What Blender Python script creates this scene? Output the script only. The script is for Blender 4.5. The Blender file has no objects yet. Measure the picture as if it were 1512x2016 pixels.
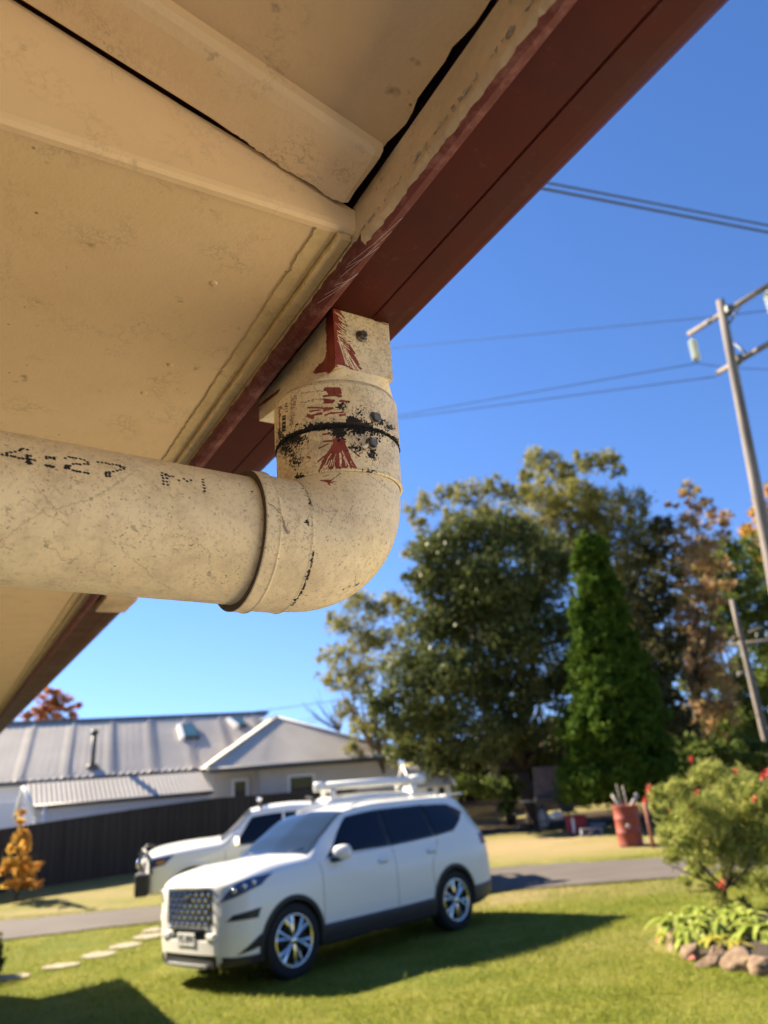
import bpy, bmesh, math, random
import numpy as np
from mathutils import Vector, Matrix
random.seed(7); RNG = np.random.default_rng(11)
C = bpy.data.collections.new('place'); bpy.context.scene.collection.children.link(C)
scn = bpy.context.scene

# ------------------------------------------------------------------ camera
FPX = 1396.5
PITCH, ROLL = math.radians(19.28), math.radians(4.08)
fw = np.array([0, math.cos(PITCH), math.sin(PITCH)]); up0 = np.array([0, -math.sin(PITCH), math.cos(PITCH)]); r0 = np.array([1., 0, 0])
ri = r0*math.cos(ROLL) - up0*math.sin(ROLL); up = up0*math.cos(ROLL) + r0*math.sin(ROLL)
cam = bpy.data.cameras.new('camera'); co = bpy.data.objects.new('camera', cam); C.objects.link(co)
co.matrix_world = Matrix(((ri[0], up[0], -fw[0], 0), (ri[1], up[1], -fw[1], 0), (ri[2], up[2], -fw[2], 0), (0, 0, 0, 1)))
cam.sensor_fit = 'VERTICAL'; cam.sensor_height = 36; cam.lens = 36*FPX/2016
cam.clip_start = .02; cam.clip_end = 3000
cam.dof.use_dof = True; cam.dof.focus_distance = .61; cam.dof.aperture_fstop = 6.2
scn.camera = co
scn.render.resolution_x = 768; scn.render.resolution_y = 1024
# ------------------------------------------------------------------ light
SUN_AZ, SUN_EL = math.radians(-58), math.radians(34)
sdir = Vector((math.sin(SUN_AZ)*math.cos(SUN_EL), math.cos(SUN_AZ)*math.cos(SUN_EL), math.sin(SUN_EL)))
w = bpy.data.worlds.new('World'); scn.world = w; w.use_nodes = True
nt = w.node_tree; sky = nt.nodes.new('ShaderNodeTexSky'); sky.sky_type = 'NISHITA'; sky.sun_disc = False
sky.sun_elevation = SUN_EL; sky.sun_rotation = SUN_AZ; sky.air_density = 1.0; sky.dust_density = .0; sky.ozone_density = 2.2
tcw = nt.nodes.new('ShaderNodeTexCoord'); mpw = nt.nodes.new('ShaderNodeMapping'); mpw.inputs['Scale'].default_value = (1, 1, .86); mpw.inputs['Location'].default_value = (0, 0, .17)
nt.links.new(tcw.outputs['Generated'], mpw.inputs[0]); nt.links.new(mpw.outputs[0], sky.inputs[0])
hs_ = nt.nodes.new('ShaderNodeHueSaturation'); hs_.inputs['Saturation'].default_value = 1.2; tw = nt.nodes.new('ShaderNodeMix'); tw.data_type = 'RGBA'; tw.blend_type = 'MULTIPLY'; tw.inputs[0].default_value = 1; tw.inputs[7].default_value = (1.0, .925, 1.03, 1); nt.links.new(sky.outputs[0], tw.inputs[6]); nt.links.new(tw.outputs[2], hs_.inputs['Color']); nt.links.new(hs_.outputs[0], nt.nodes['Background'].inputs[0]); nt.nodes['Background'].inputs[1].default_value = .064
sl = bpy.data.lights.new('sun', 'SUN'); sl.energy = 5.0; sl.angle = math.radians(.53); sl.color = (1, .87, .66)
so = bpy.data.objects.new('sun', sl); C.objects.link(so); so.rotation_euler = sdir.to_track_quat('Z', 'Y').to_euler()
scn.view_settings.view_transform = 'Standard'; scn.view_settings.look = 'None'
scn.view_settings.exposure = 1.98; scn.view_settings.gamma = 1; scn.view_settings.use_curve_mapping = False

# ------------------------------------------------------------------ helpers
def at(px, py, Z):                       # point seen at photo pixel (px,py) at depth Z metres
    return fw*Z + ri*(px-756)*Z/FPX - up*(py-1008)*Z/FPX
def link(name, me, mats, parent=None):
    o = bpy.data.objects.new(name, me); C.objects.link(o)
    for m in (mats if isinstance(mats, (list, tuple)) else [mats]): me.materials.append(m)
    if parent is not None: o.parent = parent
    return o
def tag(o, label=None, cat=None, group=None, kind=None):
    if label: o['label'] = label
    if cat: o['category'] = cat
    if group: o['group'] = group
    if kind: o['kind'] = kind
    return o
def empty(name, loc=(0, 0, 0), rz=0):
    o = bpy.data.objects.new(name, None); C.objects.link(o); o.location = loc; o.rotation_euler = (0, 0, rz); o.empty_display_size = .1
    return o
class MB:
    """collects verts and faces of one mesh"""
    def __init__(s): s.v = []; s.f = []; s.mi = []; s.sm = []
    def add(s, verts, faces, mi=0, sm=False):
        b = len(s.v); s.v += [tuple(map(float, p)) for p in verts]; s.f += [tuple(b+i for i in f) for f in faces]
        s.mi += [mi]*len(faces); s.sm += [sm]*len(faces); return s
    def hexa(s, P, mi=0):                # 8 corners: bottom 4 ccw, top 4 ccw
        return s.add(P, [(3, 2, 1, 0), (4, 5, 6, 7), (0, 1, 5, 4), (1, 2, 6, 5), (2, 3, 7, 6), (3, 0, 4, 7)], mi)
    def box(s, x0, x1, y0, y1, z0, z1, mi=0, M=None):
        P = [(x0, y0, z0), (x1, y0, z0), (x1, y1, z0), (x0, y1, z0), (x0, y0, z1), (x1, y0, z1), (x1, y1, z1), (x0, y1, z1)]
        if M is not None: P = [M(p) for p in P]
        return s.hexa(P, mi)
    def tube(s, pts, rad, n=10, mi=0, cap=True):
        pts = [Vector(p) for p in pts]; rad = rad if hasattr(rad, '__len__') else [rad]*len(pts); V = []; F = []
        ref = Vector((.31, .17, .93)).normalized(); a = None
        for i, p in enumerate(pts):
            d = (pts[min(i+1, len(pts)-1)]-pts[max(i-1, 0)]).normalized()
            if a is None: a = d.cross(ref); a = a.normalized() if a.length > .1 else d.cross(Vector((1, 0, 0))).normalized()
            else: a = (a-d*a.dot(d)).normalized()
            b = d.cross(a)
            for k in range(n):
                t = 2*math.pi*k/n; V.append(p+(a*math.cos(t)+b*math.sin(t))*rad[i])
        for i in range(len(pts)-1):
            for k in range(n): F.append((i*n+k, i*n+(k+1) % n, (i+1)*n+(k+1) % n, (i+1)*n+k))
        s.add(V, F, mi, True)
        if cap: b = len(s.v)-len(V); s.f += [tuple(b+k for k in range(n))[::-1], tuple(b+(len(pts)-1)*n+k for k in range(n))]; s.mi += [mi]*2; s.sm += [False]*2
        return s
    def lathe(s, prof, n=32, c=(0, 0, 0), ax=(0, 0, 1), mi=0, sm=True):    # prof: (r, h)
        ax = Vector(ax).normalized(); a = ax.orthogonal().normalized(); b = ax.cross(a); c = Vector(c); V = []; F = []
        for r, h in prof:
            for k in range(n): t = 2*math.pi*k/n; V.append(c+ax*h+(a*math.cos(t)+b*math.sin(t))*r)
        for i in range(len(prof)-1):
            for k in range(n): F.append((i*n+k, i*n+(k+1) % n, (i+1)*n+(k+1) % n, (i+1)*n+k))
        return s.add(V, F, mi, sm)
    def build(s, name, mats, parent=None, bevel=0):
        me = bpy.data.meshes.new(name); me.from_pydata(s.v, [], s.f); me.update()
        me.polygons.foreach_set('material_index', s.mi); me.polygons.foreach_set('use_smooth', s.sm)
        bm = bmesh.new(); bm.from_mesh(me)
        if not getattr(s, 'open', False): bmesh.ops.recalc_face_normals(bm, faces=bm.faces)
        bm.to_mesh(me); bm.free()
        o = link(name, me, mats, parent)
        if bevel: m = o.modifiers.new('b', 'BEVEL'); m.width = bevel; m.segments = 2; m.limit_method = 'ANGLE'
        return o
def quads(name, P, F, mats, parent=None, attrs=None, smooth=True, mi=None):
    """fast mesh from numpy verts (n,3) and quad faces (m,4); attrs: name -> per-vertex (n,4) colours"""
    P = np.ascontiguousarray(P, np.float32).reshape(-1, 3); F = np.ascontiguousarray(F, np.int32)
    me = bpy.data.meshes.new(name); k = F.shape[1]
    me.vertices.add(len(P)); me.vertices.foreach_set('co', P.ravel())
    me.loops.add(F.size); me.loops.foreach_set('vertex_index', F.ravel())
    me.polygons.add(len(F)); me.polygons.foreach_set('loop_start', np.arange(0, F.size, k, dtype=np.int32))
    me.polygons.foreach_set('loop_total', np.full(len(F), k, np.int32)); me.update(calc_edges=True)
    me.polygons.foreach_set('use_smooth', np.full(len(F), smooth))
    if mi is not None: me.polygons.foreach_set('material_index', np.asarray(mi, np.int32))
    for an, A in (attrs or {}).items():
        a = me.color_attributes.new(an, 'FLOAT_COLOR', 'POINT'); a.data.foreach_set('color', np.ascontiguousarray(A, np.float32).ravel())
    me.validate(); return link(name, me, mats, parent)
def gridF(ni, nj, wrap=False):
    i = np.arange(ni-1)[:, None]; j = np.arange(nj if wrap else nj-1)[None]; j2 = (j+1) % nj
    return np.stack([i*nj+j, (i+1)*nj+j, (i+1)*nj+j2, i*nj+j2], -1).reshape(-1, 4)
# ---- materials
def new_mat(name, base=(.5, .5, .5), rough=.6, metal=0, spec=.5):
    m = bpy.data.materials.new(name); m.use_nodes = True; b = m.node_tree.nodes['Principled BSDF']
    b.inputs['Base Color'].default_value = (*base, 1); b.inputs['Roughness'].default_value = rough; b.inputs['Metallic'].default_value = metal
    b.inputs['Specular IOR Level'].default_value = spec
    return m
class N:
    def __init__(s, m): s.t = m.node_tree; s.b = s.t.nodes['Principled BSDF']; s._tc = None
    def nd(s, ty, **kw):
        n = s.t.nodes.new(ty)
        for k, v_ in kw.items(): setattr(n, k, v_)
        return n
    def ln(s, a, b): s.t.links.new(a, b)
    def tc(s, which='Object'):
        if s._tc is None: s._tc = s.nd('ShaderNodeTexCoord')
        return s._tc.outputs[which]
    def noise(s, scale, detail=4, rough=.55, vec=None, stretch=None, rot=None):
        v_ = vec or s.tc()
        if stretch or rot:
            mp = s.nd('ShaderNodeMapping'); s.ln(v_, mp.inputs[0])
            if stretch: mp.inputs['Scale'].default_value = stretch
            if rot: mp.inputs['Rotation'].default_value = rot
            v_ = mp.outputs[0]
        n = s.nd('ShaderNodeTexNoise'); n.inputs['Scale'].default_value = scale; n.inputs['Detail'].default_value = detail; n.inputs['Roughness'].default_value = rough
        s.ln(v_, n.inputs['Vector']); return n.outputs['Fac']
    def ramp(s, x, stops):
        r = s.nd('ShaderNodeValToRGB'); cr = r.color_ramp
        while len(cr.elements) < len(stops): cr.elements.new(.5)
        for e, (p, c) in zip(cr.elements, stops): e.position = p; e.color = (*c, 1) if hasattr(c, '__len__') else (c, c, c, 1)
        s.ln(x, r.inputs[0]); return r.outputs[0]
    def mix(s, f, a, b):
        m = s.nd('ShaderNodeMix', data_type='RGBA')
        for sock, v_ in ((m.inputs[0], f), (m.inputs[6], a), (m.inputs[7], b)):
            if hasattr(v_, 'is_output'): s.ln(v_, sock)
            else: sock.default_value = v_ if not hasattr(v_, '__len__') else (*v_, 1)
        return m.outputs[2]
    def math(s, op, a, b=0, clamp=False):
        m = s.nd('ShaderNodeMath', operation=op); m.use_clamp = clamp
        for k, v_ in enumerate((a, b)):
            if hasattr(v_, 'is_output'): s.ln(v_, m.inputs[k])
            else: m.inputs[k].default_value = v_
        return m.outputs[0]
    def attr(s, name):
        a = s.nd('ShaderNodeAttribute', attribute_name=name); sp = s.nd('ShaderNodeSeparateColor'); s.ln(a.outputs['Color'], sp.inputs[0]); return sp.outputs
    def bump(s, h, strength=.3, dist=.01):
        b = s.nd('ShaderNodeBump'); b.inputs['Strength'].default_value = strength; b.inputs['Distance'].default_value = dist
        s.ln(h, b.inputs['Height']); s.ln(b.outputs[0], s.b.inputs['Normal']); return b
    def col(s, x): s.ln(x, s.b.inputs['Base Color'])
    def rough(s, x): s.ln(x, s.b.inputs['Roughness'])
def speckle_mat(name, a, b, scale=8, rough=.7, bs=.3, bd=.01, metal=0, stretch=None, detail=5, spec=.5, s2=None):
    m = new_mat(name, a, rough, metal, spec); n = N(m)
    f = n.noise(scale, detail, .6, stretch=stretch); c = n.mix(n.ramp(f, [(.35, 0), (.65, 1)]), a, b); n.col(c)
    if bs: n.bump(n.noise(s2 or scale*4, 4, .6, stretch=stretch), bs, bd)
    return m
# ------------------------------------------------------------------ terrain
def tz(x, y):
    x = np.asarray(x, float); y = np.asarray(y, float)
    cx = np.where(x > 0, 10*np.tanh(x/10), 4*np.tanh(x/4)); a = np.minimum(y, 12); b = np.clip(y-12, 0, 28)
    return -1.609+.037*cx-.0635*np.maximum(a, -20)-.006*b-.02*(1-np.exp(-np.clip(y-12, 0, 99)/1.5))
def hit(px, py):
    d = fw*FPX+ri*(px-756)-up*(py-1008); d = d/np.linalg.norm(d); lo, hi = 1., 200.
    for t in np.arange(2, 200, .25):
        p = d*t
        if p[2] < tz(p[0], p[1]): hi = t; lo = t-.25; break
    for _ in range(30):
        m_ = (lo+hi)/2; p = d*m_
        if p[2] < tz(p[0], p[1]): hi = m_
        else: lo = m_
    return d*hi
def G(x, y, dz=0): return (float(x), float(y), float(tz(x, y))+dz)
def depth(p): return float(np.dot(p, fw))

gx = np.concatenate([-np.geomspace(400, 16, 30), np.arange(-15, 15.01, .2), np.geomspace(16, 400, 30)])
gy = np.concatenate([-np.geomspace(200, 4, 16), np.arange(-3, 32, .2), np.geomspace(32.5, 600, 34)])
GX, GY = np.meshgrid(gx, gy, indexing='ij'); GZ = tz(GX, GY)+.012*np.sin(GX*1.7+.6*GY)*np.sin(GY*1.3)
dry = np.zeros_like(GX)
for px, py, rx, ry, a in ((1130, 1670, 3.2, 1.7, .8), (1010, 1665, 3, 2.5, .95), (1040, 1760, 1.7, .5, .9), (960, 1780, 1.6, .35, .8), (1180, 1750, 2, .5, .5), (1330, 1745, 2, .5, .5), (1000, 1620, 1.6, 2, .9), (60, 1800, 3, 1.0, .6), (230, 1760, 3, 1.2, .6), (1250, 1850, 2, 1, .25)):
    h = hit(px, py); dry = np.maximum(dry, a*np.exp(-(((GX-h[0])/rx)**2+((GY-h[1])/ry)**2)))
far_dry = np.clip((GY-17.2)/3, 0, 1)*.45; dry = np.maximum(dry, far_dry)
shade = np.zeros_like(dry)                # dark brown painted on the ground under the trees
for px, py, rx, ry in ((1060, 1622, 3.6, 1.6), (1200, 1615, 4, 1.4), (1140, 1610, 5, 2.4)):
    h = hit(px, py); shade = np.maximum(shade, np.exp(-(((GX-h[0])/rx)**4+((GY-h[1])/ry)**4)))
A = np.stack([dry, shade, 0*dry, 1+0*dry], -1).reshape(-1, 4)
gm = new_mat('lawn', (.1, .16, .03), .9, spec=.1); n = N(gm); at_ = n.attr('ground_tone')
f1 = n.noise(1.1, 5, .65); f2 = n.noise(14, 6, .7); f3 = n.noise(70, 3, .7)
g1 = n.mix(n.ramp(f2, [(.3, 0), (.7, 1)]), (.095, .128, .015), (.21, .225, .034)); g2 = n.mix(n.ramp(f1, [(.40, 0), (.66, .75)]), g1, (.30, .26, .055))
g3 = n.mix(n.ramp(f3, [(.4, 0), (.75, .55)]), g2, (.07, .10, .012)); f4 = n.noise(.7, 5, .7); g3 = n.mix(n.ramp(f4, [(.5, 0), (.68, .7)]), g3, (.075, .125, .015))
dd = n.math('MULTIPLY', n.math('ADD', at_[0], n.math('MULTIPLY', n.math('SUBTRACT', f2, .5), .9)), 1.15, clamp=True)
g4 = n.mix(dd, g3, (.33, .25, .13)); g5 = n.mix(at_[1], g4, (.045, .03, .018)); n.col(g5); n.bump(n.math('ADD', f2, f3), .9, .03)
tag(quads('lawn', np.stack([GX, GY, GZ], -1), gridF(len(gx), len(gy))[:, ::-1], gm, attrs={'ground_tone': A}), kind='structure')

# asphalt driveway
near = [hit(*p) for p in ((-300, 1890), (0, 1852), (160, 1834), (320, 1815), (960, 1758), (1110, 1745), (1240, 1735), (1370, 1727), (1500, 1716))]
farr = [hit(*p) for p in ((-300, 1848), (0, 1815), (160, 1800), (320, 1785), (960, 1708), (1110, 1702), (1240, 1695), (1370, 1686), (1500, 1678))]
def ext(L):
    L = [np.array(p[:2]) for p in L]; a = L[0]+(L[0]-L[1])*4; b = L[-1]+(L[-1]-L[-2])*6; return np.array([a]+L+[b])
nr, fr = ext(near), ext(farr)
def resamp(L, m):
    s = np.r_[0, np.cumsum(np.linalg.norm(np.diff(L, axis=0), axis=1))]; t = np.linspace(0, s[-1], m); return np.stack([np.interp(t, s, L[:, k]) for k in (0, 1)], 1)
m_ = 260; a = np.stack([np.interp(np.linspace(nr[0, 0], nr[-1, 0], m_), nr[:, 0], nr[:, 1])], 1)[:, 0]; xs = np.linspace(nr[0, 0], nr[-1, 0], m_)
b = np.interp(xs, fr[:, 0], fr[:, 1]); k9 = np.ones(25)/25; a = np.convolve(np.pad(a, 12, 'edge'), k9, 'valid'); b = np.convolve(np.pad(b, 12, 'edge'), k9, 'valid')
wv = lambda: np.convolve(RNG.normal(0, .10, m_+8), np.ones(5)/5, 'same')[4:-4]; a += wv(); b += wv()
T = np.linspace(0, 1, 12); RX = np.repeat(xs[:, None], 12, 1); RY = a[:, None]+(b-a)[:, None]*T; RZ = tz(RX, RY)+.022
rm = new_mat('asphalt', (.2, .18, .17), .9, spec=.2); n = N(rm); f = n.noise(2.2, 5, .6, stretch=(.3, 1, 1)); f2 = n.noise(90, 3, .6)
n.col(n.mix(n.ramp(f2, [(.3, 0), (.7, 1)]), n.mix(n.ramp(f, [(.35, 0), (.65, 1)]), (.085, .072, .064), (.13, .112, .10)), (.11, .095, .085))); n.bump(f2, .5, .005)
tag(quads('road', np.stack([RX, RY, RZ], -1), gridF(m_, 12)[:, ::-1], rm), kind='structure')
RDX, RDA, RDB = xs.copy(), a.copy(), b.copy()
road_lo = lambda x: np.interp(x, RDX, RDA); road_hi = lambda x: np.interp(x, RDX, RDB)

# unseen pale slab added below and behind the viewer to bounce sunlight up
bounce_mat = speckle_mat('bounce_apron_surface', (.70, .61, .47), (.78, .69, .54), 3, .85, .2, .004)
xs2 = np.linspace(-1.2, 7.5, 40); ys2 = np.linspace(-13, 4.0, 50); PX, PY = np.meshgrid(xs2, ys2, indexing='ij')
tag(quads('bounce_apron', np.stack([PX, PY, tz(PX, PY)+.03], -1), gridF(40, 50)[:, ::-1], bounce_mat), kind='structure')

# ------------------------------------------------------------------ our house: the eave overhead
az = math.radians(-31.5); gv = np.array([math.sin(az), math.cos(az), 0]); nv = np.array([math.cos(az), -math.sin(az), 0])
KS = .97
def W(n_, g_, z_): return nv*n_+gv*g_+np.array([0, 0, z_])
def rayd_(px, py): d = fw*FPX+ri*(px-756)-up*(py-1008); return d/np.linalg.norm(d)
def K(n_, g_, z_): return W(n_*KS, g_*KS, z_*KS)
def paint_mat(name, a, b, dirt=(.10, .07, .035), amount=.5, grain=None, rough=.62, dirt2=.0):
    m = new_mat(name, a, rough, spec=.3); n = N(m)
    f = n.noise(9, 6, .65); c = n.mix(n.ramp(f, [(.3, 0), (.7, 1)]), a, b)
    sp = n.ramp(n.noise(38, 3, .6), [(.68, 0), (.78, amount)]); c = n.mix(sp, c, dirt)
    hair = n.noise(60, 8, .75, stretch=(1, 1, 1)); hv = n.math('ABSOLUTE', n.math('SUBTRACT', hair, .5)); gate = n.ramp(n.noise(16, 4, .6), [(.52, 0), (.66, 1)])
    c = n.mix(n.math('MULTIPLY', n.ramp(hv, [(.0, amount), (.022, 0)]), gate), c, dirt)
    vo = n.nd('ShaderNodeTexVoronoi'); vo.inputs['Scale'].default_value = 55; n.ln(n.tc(), vo.inputs['Vector'])
    c = n.mix(n.math('MULTIPLY', n.ramp(vo.outputs['Distance'], [(.055, .75), (.085, 0)]), n.ramp(n.noise(13, 2, .5), [(.55, 0), (.6, 1)])), c, dirt)
    if dirt2: c = n.mix(n.math('MULTIPLY', n.ramp(n.noise(22, 8, .8), [(.42, 0), (.62, 1)]), dirt2), c, (.16, .12, .05))
    n.col(c); st = grain or (1, 1, 1)
    n.bump(n.math('ADD', n.math('MULTIPLY', n.noise(360, 3, .6), .5), n.noise(70, 5, .6, stretch=st)), .38, .0016); return m
cream = paint_mat('soffit_sheet_paint', (.78, .545, .26), (.83, .60, .305))
cream_board = paint_mat('board_paint', (.86, .615, .315), (.90, .66, .36), amount=.35, grain=(1, .2, 1))
cream_cover = paint_mat('cover_board_paint', (.86, .625, .335), (.80, .575, .30), amount=.6)
yellow = paint_mat('bead_paint', (.80, .58, .25), (.72, .52, .22), amount=.7, dirt2=.25)
fascia_in = paint_mat('fascia_inner_paint', (.72, .52, .28), (.62, .45, .24), amount=.8, dirt2=.25)
redp = new_mat('gutter_paint', (.12, .02, .01), .42, spec=.10); n = N(redp); f = n.noise(14, 6, .65)
c = n.mix(n.ramp(f, [(.3, 0), (.75, 1)]), (.052, .008, .004), (.088, .014, .007))
c = n.mix(n.ramp(n.noise(70, 5, .75), [(.60, 0), (.72, .12)]), c, (.30, .20, .15)); n.col(c); n.rough(n.ramp(f, [(.3, .34), (.7, .50)]))
fpink = new_mat('fascia_edge_paint', (.33, .10, .07), .6, spec=.3); n = N(fpink); f = n.noise(45, 7, .75, stretch=(1, 1, 2))
n.col(n.mix(n.ramp(f, [(.48, 0), (.72, 1)]), (.13, .028, .018), (.30, .13, .09))); n.bump(f, .4, .002)
dark = new_mat('gap_dark', (.012, .009, .006), .95, spec=.05)
house = empty('house', tuple(W(.2, 0, -1.6))); tag(house, 'near house overhead with cream boxed eave and sloping soffit', 'house')
HL = Vector(house.location)
def hb(mb, name, mat, bev=0):
    mb.v = [tuple(Vector(p)-HL) for p in mb.v]; return mb.build(name, mat, house, bev)
def strip(n0, n1, g0, g1, zf, mi=0, steps=60, th=.006, jag0=0, jag1=0, seed=1):
    """thin board lying between n0..n1 along the gutter, bottom face at height zf(n)"""
    r = np.random.default_rng(seed); gs = np.linspace(g0, g1, steps) if g1 < 2 else np.r_[np.linspace(g0, 2.2, steps), np.linspace(2.4, g1, 12)]
    m = MB(); V = []
    for g_ in gs:
        a_ = n0+(r.normal(0, jag0) if jag0 else 0); b_ = n1+(r.normal(0, jag1) if jag1 else 0)
        V += [K(a_, g_, zf(a_)), K(b_, g_, zf(b_)), K(b_, g_, zf(b_)+th), K(a_, g_, zf(a_)+th)]
    F = []
    for i in range(len(gs)-1):
        for k in range(4): F.append((4*i+k, 4*i+(k+1) % 4, 4*i+4+(k+1) % 4, 4*i+4+k))
    F += [(0, 1, 2, 3), tuple(4*(len(gs)-1)+k for k in range(4))]
    return m.add(V, F)
zs = lambda n_: .4135+.030*n_            # flat boxed soffit (very slight fall)
zr = lambda n_: .449+.300*(.245-n_)      # raked soffit
GE = 14.5
hb(strip(-.62, .244, .421, GE, zs, th=.008), 'flat_soffit', cream)
# worn timber bead beside the fascia, two laps with a crack between
b1 = strip(.2155, .2315, .421, GE, lambda n_: .4178, steps=260, th=.006, jag0=.0006, seed=3)
hb(b1, 'bead', yellow); b2 = strip(.2325, .2445, .421, GE, lambda n_: .4125, steps=260, th=.010, jag0=.0004, seed=4); hb(b2, 'bead', yellow)
# triangular end panel between flat and raked soffit: a board with a rounded lower nosing
m = MB(); ns = np.linspace(-.75, .2615, 70)
pb = lambda n_: zs(n_)-.003; ptp = lambda n_: (zr(n_)-.0146)*1.0172-np.interp(n_, [-.8, .1, .16, .22, .26], [.0058, .0052, .0030, .0022, .0010])
sec = lambda n_: [(.4145, ptp(n_)), (.4145, pb(n_)+.006), (.4155, pb(n_)+.002), (.4185, pb(n_)), (.4240, pb(n_)+.0005), (.4260, pb(n_)+.003), (.4260, ptp(n_))]
V = [K(n_, g_, z_) for n_ in ns for g_, z_ in sec(n_)]; k = 7
F = [(i*k+j, i*k+(j+1) % k, (i+1)*k+(j+1) % k, (i+1)*k+j) for i in range(len(ns)-1) for j in range(k)]; F += [tuple(range(k)), tuple(range((len(ns)-1)*k, len(ns)*k))]
m.add(V, F); hb(m, 'eave_end_panel', cream_board)
# raked soffit sheet, nearer than the panel
m = MB(); ns = np.linspace(-.75, .2405, 50); gs = np.r_[np.linspace(-2.2, .1, 12), np.linspace(.11, .404, 28)]; r = np.random.default_rng(5)
V = []; 
for n_ in ns:
    for g_ in gs:
        nn = n_+((.0022+.0011*math.sin(g_*61)+.0008*math.sin(g_*137+1)-.0042*max(0, (g_-.33)/.07)+r.normal(0, .0006)) if n_ > .24 else 0); V.append(K(nn, g_, zr(nn)))
for n_ in ns:
    for g_ in gs: V.append(K(n_, g_, zr(n_)+.006))
q = len(ns)*len(gs); Fq = gridF(len(ns), len(gs)); F = [tuple(f) for f in Fq]+[tuple(f[::-1]+q) for f in Fq]
F += [((len(ns)-1)*40+j, (len(ns)-1)*40+j+1, q+(len(ns)-1)*40+j+1, q+(len(ns)-1)*40+j) for j in range(39)]+[(i*40+39, (i+1)*40+39, q+(i+1)*40+39, q+i*40+39) for i in range(len(ns)-1)]
m.add(V, F); hb(m, 'raked_soffit', paint_mat('raked_sheet_paint', (.66, .455, .225), (.74, .52, .265), amount=.65))
# cover board along the panel, flaky lower edge
m = MB(); ns = np.r_[np.linspace(-.75, -.02, 20), np.linspace(-.01, .2385, 130)]; V = []; r = np.random.default_rng(8); jj = 0
for i, n_ in enumerate(ns):
    jj = .72*jj+r.normal(0, .0006); lip = (.0014 if n_ > .15 else 0)+(.0007*math.sin(n_*150) if n_ > .15 else 0)+(jj if n_ > .14 else 0); z_ = zr(n_)
    lip2 = lip+.0022*min(1, max(0, (n_-.12)/.03)); e = max(0, (n_-.2325)/.006); gs_ = [(.3525, -.0004), (.3532, -.0085), (.3575, -.0120), (.3665, -.0135-.0004*e), (.395, -.0135), (.4065+lip2, -.0150), (.4082+lip2, -.0135), (.4082+lip2, .002), (.3525, .002)]
    for g_, dz in gs_: V.append(K(n_+.004*(g_-.36)/.05*(-1 if i == len(ns)-1 else 0), g_, z_+dz*(1-.25*e)))
k = 9; F = [(i*k+j, i*k+(j+1) % k, (i+1)*k+(j+1) % k, (i+1)*k+j) for i in range(len(ns)-1) for j in range(k)]; F += [tuple(range(k)), tuple(range((len(ns)-1)*k, len(ns)*k))]
m.add(V, F); hb(m, 'cover_board', cream_cover)
# fascia: inner cream face with ragged paint edge, reddish bottom edge
m = MB(); gs = np.r_[np.linspace(-2.2, -.05, 30), np.linspace(-.04, 1.6, 420), np.linspace(1.7, GE, 60)]; r = np.random.default_rng(9); V = []; j1 = 0; j2 = 0
for g_ in gs:
    j1 = .35*j1+r.normal(0, .0006); j2 = .6*j2+r.normal(0, .0005)
    V += [K(.247+j2*.4, g_, .4465+j2*.8), K(.2462, g_, .430), K(.2458, g_, .4095+j1*1.2), K(.2455, g_, .4025), K(.2495+j1, g_, .3992), K(.2545, g_, .3978), K(.2600, g_, .3985), K(.2630, g_, .4025), K(.2630, g_, .452), K(.2500, g_, .452)]
k = 10; F = []; mi = []
for i in range(len(gs)-1):
    for j in range(k): F.append((i*k+j, i*k+(j+1) % k, (i+1)*k+(j+1) % k, (i+1)*k+j)); mi.append(0 if (j in (0, 1) or (j in (2, 3) and gs[i] < .405)) else 1)
m.v = [tuple(map(float, p)) for p in V]; m.f = F; m.mi = mi; m.sm = [False]*len(F); hb(m, 'fascia', [fascia_in, fpink])
# flaking paint slivers on the fascia's lower corner
m = MB(); r = np.random.default_rng(21)
for i in range(150):
    g_ = r.uniform(-.05, .42) if i < 110 else r.uniform(.42, 1.3); a_ = r.uniform(.001, .004); h_ = r.uniform(.0008, .0035); z0 = .4095+r.normal(0, .0012)
    p0 = K(.2452, g_, z0+h_); p1 = K(.2452, g_+a_, z0+h_*.6); p2 = K(.2440-r.uniform(0, .0015), g_+a_*r.uniform(.2, .9), z0-h_*.7); m.add([p0, p1, p2, K(.2457, g_, z0+h_), K(.2457, g_+a_, z0+h_*.6), K(.2445, g_+a_*.5, z0-h_*.6)], [(0, 1, 2), (5, 4, 3), (0, 3, 4, 1), (1, 4, 5, 2), (2, 5, 3, 0)])
tag(hb(m, 'flaking_paint', paint_mat('flake_paint', (.62, .52, .36), (.5, .4, .25))), kind='stuff')
for px, py in ((335, 720), (283, 775), (75, 703), (152, 600), (560, 620), (420, 560), (640, 505), (40, 470)):
    d = rayd_(px, py); P = d*((zs(.12)*KS-.0002)/d[2]); m = MB(); m.lathe([(0, .0), (.0028, .0), (.0034, .0006), (.0036, .0016)], 16, P, (0, 0, 1)); hb(m, 'nail_head', cream)
web = new_mat('cobweb', (.75, .70, .66), .6); rw = np.random.default_rng(31)
for i in range(6):
    g_a = rw.uniform(.43, .50); p0 = K(.2465+rw.uniform(0, .004), g_a, .3990); p1 = K(.2600, g_a-rw.uniform(.02, .07), .3980); md = (p0+p1)/2-np.array([0, 0, .0015]); m = MB(); m.tube([p0, md, p1], .00010, 5); hb(m, 'cobweb_thread', web)
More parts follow.
